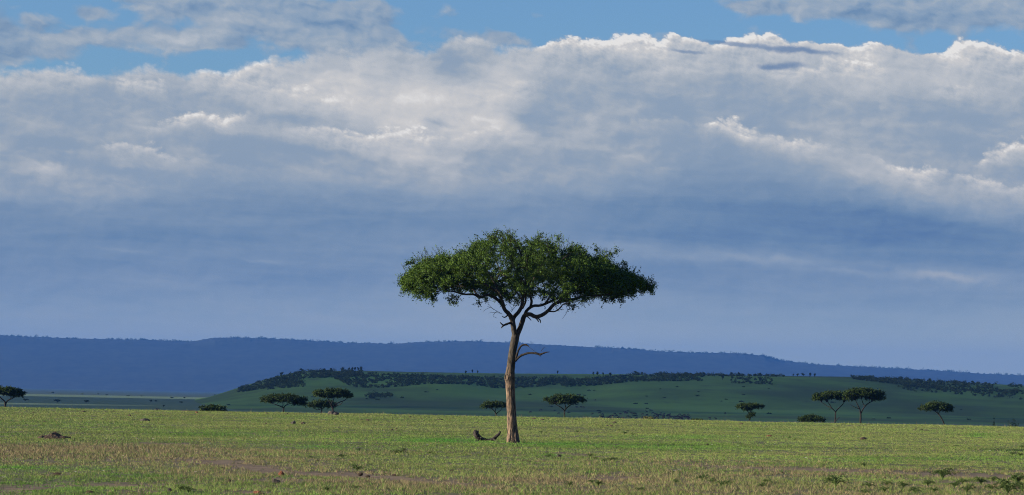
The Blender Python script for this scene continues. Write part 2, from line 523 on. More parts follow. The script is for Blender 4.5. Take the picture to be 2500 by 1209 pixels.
def smooth_line(pts, n):
    """Catmull-Rom through rows of any width"""
    p = np.asarray(pts, float)
    p = np.vstack([2 * p[0] - p[1], p, 2 * p[-1] - p[-2]])
    out = []
    segs = len(p) - 3
    for i in range(segs):
        t = np.linspace(0, 1, n, endpoint=(i == segs - 1))[:, None]
        a, b, c, d = p[i:i + 4]
        out.append(0.5 * (2 * b + (c - a) * t + (2 * a - 5 * b + 4 * c - d) * t ** 2 + (3 * b - a - 3 * c + d) * t ** 3))
    return np.vstack(out)


def rock(seed, sub=3, lump=0.35, flat=1.0):
    """lumpy closed stone of unit radius"""
    import bmesh
    bm = bmesh.new()
    bmesh.ops.create_icosphere(bm, subdivisions=sub, radius=1.0)
    co = np.array([v.co for v in bm.verts])
    fa = np.array([[v.index for v in f.verts] for f in bm.faces])
    bm.free()
    r = np.random.default_rng(seed)
    for k in range(9):                                    # chipped planes
        nrm = r.normal(size=3); nrm /= np.linalg.norm(nrm)
        d = co @ nrm
        lim = r.uniform(0.55, 0.9)
        co = co - np.clip(d - lim, 0, None)[:, None] * nrm * 0.85
    ph, fr = r.uniform(0, 6, (6, 3)), r.uniform(2, 7, (6, 3))
    disp = sum(np.sin(co @ fr[k] + ph[k, 0]) / (k + 2) for k in range(6)) * lump * 0.3
    co = co * (1 + disp)[:, None]
    co[:, 2] *= flat
    return co, fa


# ------------------------------------------------------------------ materials
def material(name):
    m_ = bpy.data.materials.new(name)
    m_.use_nodes = True
    m_.node_tree.nodes.clear()
    return m_, Nodes(m_.node_tree)


def finish(m_, k, color, rough=0.9, bump=None, bstr=0.5, bdist=0.02, trans=0.0, spec=0.2):
    nt = m_.node_tree
    b = k.new('ShaderNodeBsdfPrincipled')
    k.put(b.inputs['Base Color'], color)
    k.put(b.inputs['Roughness'], rough)
    b.inputs['Specular IOR Level'].default_value = spec
    if bump is not None:
        bn = k.new('ShaderNodeBump')
        bn.inputs['Strength'].default_value = bstr
        bn.inputs['Distance'].default_value = bdist
        k.put(bn.inputs['Height'], bump)
        nt.links.new(bn.outputs[0], b.inputs['Normal'])
    out = k.new('ShaderNodeOutputMaterial')
    sh = b.outputs[0]
    if trans > 0:
        t = k.new('ShaderNodeBsdfTranslucent')
        k.put(t.inputs['Color'], color)
        mx = k.new('ShaderNodeMixShader')
        mx.inputs[0].default_value = trans
        nt.links.new(sh, mx.inputs[1])
        nt.links.new(t.outputs[0], mx.inputs[2])
        sh = mx.outputs[0]
    nt.links.new(sh, out.inputs['Surface'])
    return m_


def coords(k, kind='Object'):
    return k.new('ShaderNodeTexCoord').outputs[kind]


def xyz(k, v):
    s = k.new('ShaderNodeSeparateXYZ')
    k.put(s.inputs[0], v)
    return s.outputs


def scaled(k, v, s):
    n = k.new('ShaderNodeVectorMath'); n.operation = 'MULTIPLY'
    k.put(n.inputs[0], v); n.inputs[1].default_value = s
    return n.outputs[0]


def attr(k, name='tint'):
    n = k.new('ShaderNodeAttribute')
    n.attribute_name = name
    return n.outputs['Color']


def c4(r, g, b):
    return (r, g, b, 1.0)


m_, k = material("grass_blades")
M_GRASS = finish(m_, k, attr(k), 0.75, trans=0.22, spec=0.1)
# the sward shades as a soft carpet rather than as loose flat blades
_ge = k.new('ShaderNodeNewGeometry')
_vm = k.new('ShaderNodeVectorMath'); _vm.operation = 'ADD'
k.put(_vm.inputs[0], scaled(k, _ge.outputs['Normal'], (0.75, 0.75, 0.75)))
_vm.inputs[1].default_value = (0.0, 0.0, 0.55)
_vn = k.new('ShaderNodeVectorMath'); _vn.operation = 'NORMALIZE'
k.put(_vn.inputs[0], _vm.outputs[0])
for _n in m_.node_tree.nodes:
    if _n.type in ('BSDF_PRINCIPLED', 'BSDF_TRANSLUCENT'):
        k.put(_n.inputs['Normal'], _vn.outputs[0])

m_, k = material("savanna_soil")
co = coords(k)
n1 = k.noise(co, 1.7, 6, 0.6, dim='3D')
n2 = k.noise(co, 0.05, 5, 0.55, dim='3D')
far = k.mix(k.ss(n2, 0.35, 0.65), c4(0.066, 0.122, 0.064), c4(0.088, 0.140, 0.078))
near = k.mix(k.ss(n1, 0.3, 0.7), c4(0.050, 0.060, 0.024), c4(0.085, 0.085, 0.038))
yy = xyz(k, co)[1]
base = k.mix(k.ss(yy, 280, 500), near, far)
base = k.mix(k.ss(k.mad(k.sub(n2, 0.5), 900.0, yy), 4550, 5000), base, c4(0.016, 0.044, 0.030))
soil = k.mix(k.ss(n1, 0.3, 0.7), c4(0.080, 0.057, 0.040), c4(0.150, 0.112, 0.076))
tn = k.new('ShaderNodeSeparateColor'); k.put(tn.inputs[0], attr(k))
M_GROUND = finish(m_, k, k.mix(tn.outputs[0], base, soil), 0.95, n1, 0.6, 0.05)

m_, k = material("hill_grass")
co = coords(k)
n1 = k.noise(scaled(k, co, (0.004, 0.0022, 0.004)), 1.0, 6, 0.6, dim='3D')
n2 = k.noise(scaled(k, co, (0.03, 0.012, 0.03)), 1.0, 5, 0.6, dim='3D')
g = k.mix(k.ss(n1, 0.36, 0.64), c4(0.048, 0.090, 0.020), c4(0.108, 0.218, 0.034))
g = k.mix(k.ss(n2, 0.55, 0.75, 0.0, 0.5), g, c4(0.035, 0.045, 0.026))
M_HILL = finish(m_, k, g, 0.95)

m_, k = material("ridge_forest")
co = coords(k)
n1 = k.noise(scaled(k, co, (0.02, 0.01, 0.02)), 1.0, 6, 0.65, dim='3D')
M_RIDGE = finish(m_, k, k.mix(k.ss(n1, 0.3, 0.7), c4(0.014, 0.020, 0.012), c4(0.030, 0.040, 0.022)), 0.95)


def leaf_material(name, c0, c1, c2, scale, trans=0.25):
    m_, k = material(name)
    g = k.new('ShaderNodeNewGeometry')
    n = k.noise(coords(k), scale, 3, 0.5, dim='3D')
    f = k.mad(g.outputs['Random Per Island'], 0.7, k.mul(k.ss(n, 0.3, 0.7), 0.45))
    col = k.ramp(f, [(0.0, c0), (0.55, c1), (1.0, c2)])
    return finish(m_, k, col, 0.65, trans=trans, spec=0.12)


M_LEAF = leaf_material("acacia_leaf", c4(0.018, 0.038, 0.006), c4(0.040, 0.080, 0.011), c4(0.086, 0.148, 0.023), 0.8)
M_LEAF2 = leaf_material("far_acacia_leaf", c4(0.012, 0.024, 0.007), c4(0.022, 0.042, 0.010), c4(0.040, 0.066, 0.015), 0.9, 0.15)
M_BUSH = leaf_material("bush_leaf", c4(0.024, 0.040, 0.014), c4(0.044, 0.070, 0.021), c4(0.072, 0.104, 0.032), 0.05, 0.1)
M_WEED = leaf_material("weed_leaf", c4(0.045, 0.080, 0.022), c4(0.075, 0.120, 0.034), c4(0.125, 0.165, 0.055), 3.0, 0.2)
M_PALEBUSH = leaf_material("pale_bush_leaf", c4(0.060, 0.072, 0.028), c4(0.095, 0.105, 0.040), c4(0.14, 0.14, 0.06), 2.0, 0.2)


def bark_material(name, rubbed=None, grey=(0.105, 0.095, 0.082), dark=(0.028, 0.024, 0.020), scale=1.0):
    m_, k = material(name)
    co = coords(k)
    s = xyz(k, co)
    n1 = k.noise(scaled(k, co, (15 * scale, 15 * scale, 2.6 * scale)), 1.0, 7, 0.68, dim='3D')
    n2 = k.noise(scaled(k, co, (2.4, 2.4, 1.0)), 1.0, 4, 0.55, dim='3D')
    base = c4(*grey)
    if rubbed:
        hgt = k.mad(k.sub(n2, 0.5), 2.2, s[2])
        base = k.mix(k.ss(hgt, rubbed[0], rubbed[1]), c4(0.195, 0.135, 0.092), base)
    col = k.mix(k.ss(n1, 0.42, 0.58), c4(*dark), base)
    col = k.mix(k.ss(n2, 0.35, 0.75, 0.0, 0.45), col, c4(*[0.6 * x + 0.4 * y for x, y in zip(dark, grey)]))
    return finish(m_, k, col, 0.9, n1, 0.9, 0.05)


M_BARK = bark_material("rubbed_shaded_bark", rubbed=(2.9, 4.4), grey=(0.066, 0.057, 0.048), dark=(0.020, 0.017, 0.014))  # tan is rubbing; upper grey is darkened to carry the crown's shade
M_BARK2 = bark_material("far_bark", grey=(0.026, 0.021, 0.018), dark=(0.010, 0.009, 0.008))
M_DEADWOOD = bark_material("weathered_wood", grey=(0.060, 0.053, 0.047), dark=(0.014, 0.012, 0.011), scale=2.0)


def stone_material(name, a, b, scale=6.0):
    m_, k = material(name)
    co = coords(k)
    n1 = k.noise(co, scale, 7, 0.65, dim='3D')
    return finish(m_, k, k.mix(k.ss(n1, 0.32, 0.66), c4(*a), c4(*b)), 0.95, n1, 0.9, 0.08)


M_ROCK = stone_material("grey_rock", (0.024, 0.021, 0.019), (0.078, 0.068, 0.060))
M_DARKROCK = stone_material("dark_rock", (0.020, 0.018, 0.016), (0.060, 0.052, 0.046))
M_CLOD = stone_material("dark_soil_clod", (0.030, 0.022, 0.016), (0.085, 0.060, 0.042), 14.0)
M_REDCLOD = stone_material("red_soil_clod", (0.080, 0.030, 0.018), (0.18, 0.075, 0.042), 14.0)
M_MOUND = stone_material("mound_soil", (0.026, 0.019, 0.014), (0.095, 0.066, 0.046), 9.0)
m_, k = material("white_petal")
M_PETAL = finish(m_, k, k.mix(k.ss(k.noise(coords(k), 30, 2, 0.5, dim='3D'), 0.3, 0.7), c4(0.75, 0.75, 0.68), c4(0.82, 0.82, 0.78)), 0.7)
m_, k = material("wildebeest_hide")
M_HIDE = finish(m_, k, k.mix(k.ss(k.noise(coords(k), 3, 4, 0.6, dim='3D'), 0.3, 0.7), c4(0.020, 0.018, 0.018), c4(0.042, 0.036, 0.033)), 0.8)
m_, k = material("shade_cloud_white")
M_CLOUD = finish(m_, k, k.mix(k.ss(k.noise(coords(k), 0.002, 6, 0.6, dim='3D'), 0.3, 0.7), c4(0.75, 0.76, 0.78), c4(0.85, 0.85, 0.85)), 1.0, trans=0.3, spec=0.0)
# added shade clouds: part of the sunlight passes straight through
_out = [n_ for n_ in M_CLOUD.node_tree.nodes if n_.type == 'OUTPUT_MATERIAL'][0]
_src = _out.inputs['Surface'].links[0].from_socket
_tr = k.new('ShaderNodeBsdfTransparent')
_mx = k.new('ShaderNodeMixShader')
_mx.inputs[0].default_value = 0.42
M_CLOUD.node_tree.links.new(_src, _mx.inputs[1])
M_CLOUD.node_tree.links.new(_tr.outputs[0], _mx.inputs[2])
M_CLOUD.node_tree.links.new(_mx.outputs[0], _out.inputs['Surface'])

# ------------------------------------------------------------------ setting: ground, hill, ridge
def polyv(u, pts):
    a = np.array(pts, float)
    return np.interp(u, a[:, 0], a[:, 1])


def g2(u, v, cu, cv, su, sv):
    return np.exp(-((u - cu) / su) ** 2 - ((v - cv) / sv) ** 2)


def zones(x, y):
    """soil, dry and lush cover of the floor at world (x, y); ragged by noise"""
    x, y = np.asarray(x, float), np.asarray(y, float)
    u, v = project(np.stack([x, y, np.zeros_like(x)], -1))
    v = v + 4.5 * F1(x / 5, y / 9, 5) + 3.0 * F3(x / 1.6, y / 3, 3)
    u = u + 30 * F2(x / 6, y / 10, 4)
    t1 = polyv(u, [(-400, 1104), (0, 1112), (430, 1121), (560, 1134), (700, 1146), (900, 1159), (1100, 1176), (1300, 1200), (1500, 1225)])
    t2 = polyv(u, [(1300, 1122), (1500, 1127), (1650, 1132), (1860, 1147), (2100, 1156), (2500, 1170), (3000, 1190)])
    soil = np.exp(-((v - t1) / 7.0) ** 2) * np.clip((u - 330) / 200, 0.25, 1) * np.clip((1330 - u) / 300, 0, 1)
    soil = np.maximum(soil, np.exp(-((v - t2) / 5.0) ** 2) * np.clip((u - 1550) / 200, 0, 1) * np.clip((2900 - u) / 500, 0.2, 1))
    for a in [(380, 1088, 130, 3.0), (560, 1128, 90, 4), (130, 1155, 40, 4), (1420, 1112, 60, 3), (1430, 1190, 60, 5), (860, 1150, 90, 5), (1060, 1172, 90, 5), (620, 1200, 60, 6), (1370, 1110, 25, 3), (690, 1170, 60, 8)]:
        soil = np.maximum(soil, 0.85 * g2(u, v, *a))
    bare = np.clip(F2(x / 3.2, y / 7.5, 4) - 0.24, 0, 0.4) * 2.4 * np.clip((v - 1098) / 50, 0, 1)
    soil = np.maximum(soil, bare)
    b1 = polyv(u, [(-400, 1092), (0, 1098), (400, 1102), (640, 1108), (900, 1112)])
    dry = 0.95 * np.exp(-((v - b1) / 14) ** 2) * np.clip((820 - u) / 300, 0, 1)
    for a in [(1550, 1172, 360, 26, 0.8), (1050, 1190, 300, 24, 0.7), (1750, 1200, 500, 14, 0.75), (780, 1107, 160, 6, 0.6), (560, 1150, 250, 20, 0.65), (2250, 1165, 300, 10, 0.6), (1500, 1130, 200, 10, 0.4), (2480, 1200, 300, 10, 0.5), (150, 1120, 300, 12, 0.5)]:
        dry = np.maximum(dry, a[4] * g2(u, v, *a[:4]))
    dry = np.maximum(dry, 0.8 * np.exp(-((v - t1) / 14) ** 2) * np.clip((1400 - u) / 300, 0, 1))
    dry = np.maximum(dry, 0.6 * np.exp(-((v - t2) / 9) ** 2) * np.clip((u - 1400) / 200, 0, 1))
    lush = np.zeros_like(u)
    for a in [(1070, 1075, 120, 6, 1.0), (1335, 1086, 80, 6, 0.9), (1560, 1092, 300, 9, 0.55), (2250, 1122, 350, 7, 0.5), (60, 1143, 90, 5, 0.9), (230, 1143, 60, 3, 0.7), (120, 1185, 180, 14, 0.6), (760, 1094, 50, 4, 0.7),
              (330, 1160, 120, 5, 0.6), (700, 1166, 25, 8, 0.7), (1460, 1153, 40, 4, 0.7), (2100, 1130, 150, 5, 0.4), (480, 1062, 120, 5, 0.45), (1350, 1115, 50, 5, 0.5), (2390, 1065, 25, 4, 0.6), (1700, 1070, 100, 4, 0.4)]:
        lush = np.maximum(lush, a[4] * g2(u, v, *a[:4]))
    return np.clip(soil, 0, 1), np.clip(dry, 0, 1), np.clip(lush, 0, 1), u, v


ys = np.concatenate([np.linspace(-550, 40, 30), np.linspace(44, 330, 230), np.linspace(335, 1000, 90), np.linspace(1030, 2600, 60), np.linspace(2700, 17300, 80)])
tx = np.concatenate([np.linspace(-1, -0.25, 12, endpoint=False) ** 3 * 1.0, np.linspace(-0.25, 0.25, 200)])
us = np.concatenate([np.linspace(-1, -0.02, 40, endpoint=False), np.linspace(-0.02, 0.02, 181), np.linspace(0.02, 1, 41)[1:]])
# each row spans at least +-3300 m at the far end, dense inside the view
gx, gy = [], []
for y in ys:
    half = 0.21 * max(abs(y), 60.0)
    c = np.linspace(-half, half, 181)
    edge = np.array([0.02, 0.06, 0.15, 0.35, 0.65, 1.0])
    wide = half + (5600 - half) * edge
    gx.append(np.concatenate([-wide[::-1], c, wide]))
    gy.append(np.full(193, y))
gx, gy = np.array(gx), np.array(gy)
sl, dr, lu, _, _ = zones(gx, np.maximum(gy, 45))
inn = (gy > 45) & (gy < 420)
sl, dr = sl * inn, dr * inn
gv = np.stack([gx, gy, gz(gx, gy) - 0.05 * np.clip(sl, 0, 1)], -1).reshape(-1, 3)
soilm = np.clip(1.2 * sl + 0.5 * dr, 0, 1)
col = np.stack([soilm, soilm, soilm, np.ones_like(soilm)], -1).reshape(-1, 4)
ground = obj("ground", gv, grid_faces(*gx.shape), M_GROUND, smooth=True, col=col)
tag(ground, "green savanna plain of short grass and bare soil", "ground", kind="structure")

# the mesa hill: skyline in photo pixels, its body at 2.0 to 4.4 km
SKY_HILL = [(-400, 985), (480, 978), (512, 971), (560, 956), (600, 943), (650, 928), (690, 917), (745, 906), (890, 905), (1000, 908), (1230, 912), (1400, 913), (1550, 914), (1700, 915), (1920, 918), (2100, 920), (2200, 926), (2300, 932), (2400, 936), (2500, 941), (2800, 950), (3300, 965)]
hu = np.linspace(300, 3300, 500)
hd = np.concatenate([np.linspace(1900, 3500, 110), np.linspace(3530, 4400, 20)])
Gp = [(0, 0), (.10, .02), (.30, .065), (.467, .142), (.58, .32), (.667, .517), (.787, .80), (.86, .91), (1, 1), (1.15, 0.9), (1.6, 0.0)]


def hill_z(u, D):
    u, D = np.asarray(u, float), np.asarray(D, float)
    t = (D - 1900) / 1600
    Hs = (CAMZ - (polyv(u, SKY_HILL) - horizon(u)) / FPX * 3500) + 13.84
    x = (u - 1250) / FPX * D
    knoll = 5.0 * np.exp(-((u - 1090) / 110) ** 2 - ((D - 2930) / 160) ** 2) + 4 * np.exp(-((u - 1720) / 260) ** 2 - ((D - 2900) / 220) ** 2) - 3 * np.exp(-((u - 1450) / 60) ** 2 - ((D - 2950) / 200) ** 2)
    env = np.clip(Hs / 20, 0, 1) * np.clip(t * 4, 0, 1) * np.clip((1.02 - t) * 6, 0, 1)
    g = np.interp(t + 0.02 * F3(x / 160, D / 900, 3), *np.array(Gp).T)
    return gz(x, D) - 0.6 + np.clip(Hs, -1, None) * np.where(t > 0.97, np.interp(t, *np.array(Gp).T), g) + env * (knoll + 2.2 * F4(x / 220, D / 260, 4))


HU, HD = np.meshgrid(hu, hd)
HZ = hill_z(HU, HD)
hv = np.stack([(HU - 1250) / FPX * HD, HD, HZ], -1)
hill = obj("hill", hv.reshape(-1, 3), grid_faces(*HU.shape), M_HILL, smooth=True)
tag(hill, "long flat topped green hill in shade behind the plain", "hill", kind="structure")


def hill_pt(u, v, rough=0.0):
    """nearest point of the hill under photo pixel (u, v)"""
    D = np.linspace(1900, 3500, 700)
    p = np.stack([(u - 1250) / FPX * D, D, hill_z(np.full_like(D, u), D)], -1)
    _, pv = project(p)
    i = np.argmax(pv <= v) if (pv <= v).any() else len(D) - 1
    return p[i]


SKY_RIDGE = [(-1500, 812), (-400, 815), (0, 819), (100, 823), (200, 827), (350, 829), (470, 834), (500, 829), (530, 824), (600, 824), (700, 828), (780, 833), (850, 837), (970, 839), (1050, 835), (1150, 833), (1250, 836), (1300, 839), (1450, 847), (1540, 851), (1600, 857), (1700, 861),
             (1800, 862), (1870, 868), (1920, 881), (2000, 890), (2100, 895), (2250, 902), (2400, 912), (2500, 916), (3000, 930), (4000, 945)]
ru = np.arange(-1500, 4000, 2.5)
RDIST = 15000.0
rd = np.concatenate([np.linspace(0.845, 1, 46), np.linspace(1.004, 1.14, 12)]) * RDIST
RU, RD = np.meshgrid(ru, rd)
rt = np.clip((RD / RDIST - 0.845) / 0.155, 0, None)
rs_ = np.arange(-1900, 4400, 10.0)
rsm = np.convolve(np.pad(polyv(rs_, SKY_RIDGE), 30, mode='edge'), np.ones(61) / 61, mode='valid')      # the foot slopes do not follow every dip of the skyline
keen = np.clip((rt - 0.75) / 0.25, 0, 1)
SR = polyv(RU, SKY_RIDGE) * keen + np.interp(RU, rs_, rsm) * (1 - keen)
Hr = (CAMZ - (SR - horizon(RU)) / FPX * RDIST) + 17.6
prof = np.interp(rt, [0, .15, .4, .7, .9, 1.0, 1.3, 1.9], [0, .10, .36, .70, .93, 1.0, 0.97, 0.9])
RX = (RU - 1250) / FPX * RD
RZ = gz(RX, RD) - 0.8 + Hr * prof + np.clip(rt * 3, 0, 1) * 8 * F1(RX / 430, RD / 500, 3) * np.where(rt < 0.95, 1, 0.2)
RZ = RZ + np.clip(rt * 8 - 6.6, 0, 1) * np.where(rt > 1.05, 0, 1) * (5.0 * np.abs(F2(RX / 15, RD / 65, 3)) - 0.8)
ridge = obj("ridge", np.stack([RX, RD, RZ], -1).reshape(-1, 3), grid_faces(*RU.shape), M_RIDGE, smooth=True)
tag(ridge, "long forested escarpment fading to blue on the horizon", "ridge", kind="structure")

# ------------------------------------------------------------------ foliage builders
def rand_dirs(n, r=None):
    r = r or rng
    d = r.normal(size=(n, 3))
    return d / np.linalg.norm(d, axis=1)[:, None]


def leaf_quads(pts, size, stretch=1.7, r=None):
    """one small diamond leaf per point, random facing"""
    r = r or rng
    n = len(pts)
    size = np.broadcast_to(np.asarray(size, float), (n,))
    a = rand_dirs(n, r)
    b = np.cross(a, rand_dirs(n, r))
    b /= np.linalg.norm(b, axis=1)[:, None] + 1e-9
    a = a * (size * stretch * 0.5)[:, None]
    b = b * (size * 0.5)[:, None]
    v = np.stack([pts - a, pts + b - 0.15 * a, pts + a, pts - b - 0.15 * a], 1).reshape(-1, 3)
    return v, np.arange(4 * n).reshape(-1, 4)


def leaf_cloud(cen, rad, per, size, r=None):
    """leaf clumps in flattened ellipsoids: cen (n,3), rad (n,3)"""
    r = r or rng
    n = len(cen)
    d = rand_dirs(n * per, r)
    rr = r.uniform(0.35, 1.0, n * per) ** 0.6
    lump = 1 + 0.28 * np.sin(d[:, 0] * 5 + np.repeat(r.uniform(0, 6, n), per)) + 0.2 * np.sin(d[:, 2] * 7 + np.repeat(r.uniform(0, 6, n), per))
    pts = np.repeat(cen, per, 0) + d * (rr * lump)[:, None] * np.repeat(rad, per, 0)
    return leaf_quads(pts, size if np.isscalar(size) else np.repeat(size, per), 1.4, r)


class Net:
    """limb skeleton that grows twigs towards target points"""
    def __init__(self):
        self.p, self.par = [], []

    def seed(self, pts):
        first = len(self.p)
        for i, q in enumerate(pts):
            self.p.append(np.asarray(q, float))
            self.par.append(-1 if i == 0 else first + i - 1)
        return first

    def grow(self, targets, r, droop=0.06, jit=0.12, steps=3, reach=0.35):
        self.root = len(self.p)
        base = np.array(self.p)
        order = np.argsort(np.min(np.linalg.norm(targets[:, None] - base[None, ::3], axis=2), 1))
        P_ = np.zeros((len(self.p) + steps * len(targets), 3))
        P_[:len(self.p)] = base
        n = len(self.p)
        tips = []
        for i in order:
            t = targets[i]
            dv = P_[:n] - t
            cost = np.linalg.norm(dv, axis=1) + reach * np.clip(dv[:, 2], 0, None)
            j = int(np.argmin(cost))
            s = P_[j]
            L = np.linalg.norm(t - s)
            for q in range(1, steps + 1):
                f = q / steps
                x = s + (t - s) * f
                x = x + r.normal(size=3) * jit * L * (1 - f) * 0.6
                x[2] += droop * L * math.sin(f * math.pi)
                P_[n] = x
                self.par.append(j if q == 1 else n - 1)
                n += 1
            tips.append(n - 1)
        self.p = list(P_[:n])
        return np.array(tips)

    def weights(self):
        c = np.zeros(len(self.p))
        for i in range(len(self.p) - 1, -1, -1):
            c[i] += 1
            if self.par[i] >= 0:
                c[self.par[i]] += c[i]
        return c

    def twig_mesh(self, r0, power=0.42, sides=4):
        c = self.weights()
        p = np.array(self.p)
        i = np.arange(self.root, len(p))
        par = np.array(self.par)[i]
        a, b = p[par], p[i]
        ra = r0 * np.maximum(1, np.where(par < self.root, c[i], c[par])) ** power
        rb = r0 * c[i] ** power
        d = b - a
        d /= np.linalg.norm(d, axis=1)[:, None] + 1e-9
        x = np.cross(d, np.array([0.3, 0.5, 0.81]))
        x /= np.linalg.norm(x, axis=1)[:, None] + 1e-9
        y = np.cross(d, x)
        V = []
        for rr, e in ((ra, a), (rb, b)):
            for k in range(sides):
                th = 2 * math.pi * k / sides
                V.append(e + rr[:, None] * (math.cos(th) * x + math.sin(th) * y))
        V = np.stack(V, 1).reshape(-1, 3)
        o = (np.arange(len(i)) * 2 * sides)[:, None]
        F = np.stack([np.stack([o[:, 0] + k, o[:, 0] + (k + 1) % sides, o[:, 0] + sides + (k + 1) % sides, o[:, 0] + sides + k], -1) for k in range(sides)], 1).reshape(-1, 4)
        return V, F


def limb_lines(limbs, u0, v0, s):
    """rows (u, v, depth, radius px) -> smooth local lines and radii in metres"""
    out = []
    for L in limbs:
        a = smooth_line(L, 6)
        du, dv = (a[:, 0] - u0) / s, (v0 - a[:, 1]) / s
        x = du * math.cos(ROLL) - dv * math.sin(ROLL)      # the photo's own tilt is undone so that local z is plumb
        z = du * math.sin(ROLL) + dv * math.cos(ROLL)
        out.append((np.stack([x, a[:, 2], z], -1), np.maximum(a[:, 3], 0.25) / s))
    return out


def to_local(u, v, y, u0, v0, s):
    du, dv = (u - u0) / s, (v0 - v) / s
    return np.stack([du * math.cos(ROLL) - dv * math.sin(ROLL), y, du * math.sin(ROLL) + dv * math.cos(ROLL)], -1)


def sprays(tips, dirs, r, n_sub, length, n_leaf, size):
    """short leafy shoots around every twig tip"""
    n = len(tips)
    d = np.repeat(dirs, n_sub, 0) * 0.7 + rand_dirs(n * n_sub, r) * 0.9
    d[:, 2] += 0.12
    d /= np.linalg.norm(d, axis=1)[:, None]
    Ls = length * r.uniform(0.4, 1.1, n * n_sub)
    st = np.repeat(tips, n_sub, 0)
    en = st + d * Ls[:, None]
    t = r.uniform(0.1, 1.05, (n * n_sub, n_leaf, 1))
    pts = st[:, None] + (en - st)[:, None] * t + r.normal(size=(n * n_sub, n_leaf, 3)) * length * 0.09
    lv, lf = leaf_quads(pts.reshape(-1, 3), size * r.uniform(0.6, 1.3, n * n_sub * n_leaf), 1.6, r)
    # shoot stems: slim three sided spikes
    x = np.cross(d, np.array([0.2, 0.5, 0.8])); x /= np.linalg.norm(x, axis=1)[:, None] + 1e-9
    y = np.cross(d, x)
    w_ = length * 0.018
    sv = np.stack([st + w_ * x, st - w_ * 0.5 * x + w_ * 0.87 * y, st - w_ * 0.5 * x - w_ * 0.87 * y, en], 1).reshape(-1, 3)
    o = np.arange(n * n_sub)[:, None] * 4
    sf = np.concatenate([o + np.array([[0, 1, 3]]), o + np.array([[1, 2, 3]]), o + np.array([[2, 0, 3]])])
    return lv, lf, sv, sf


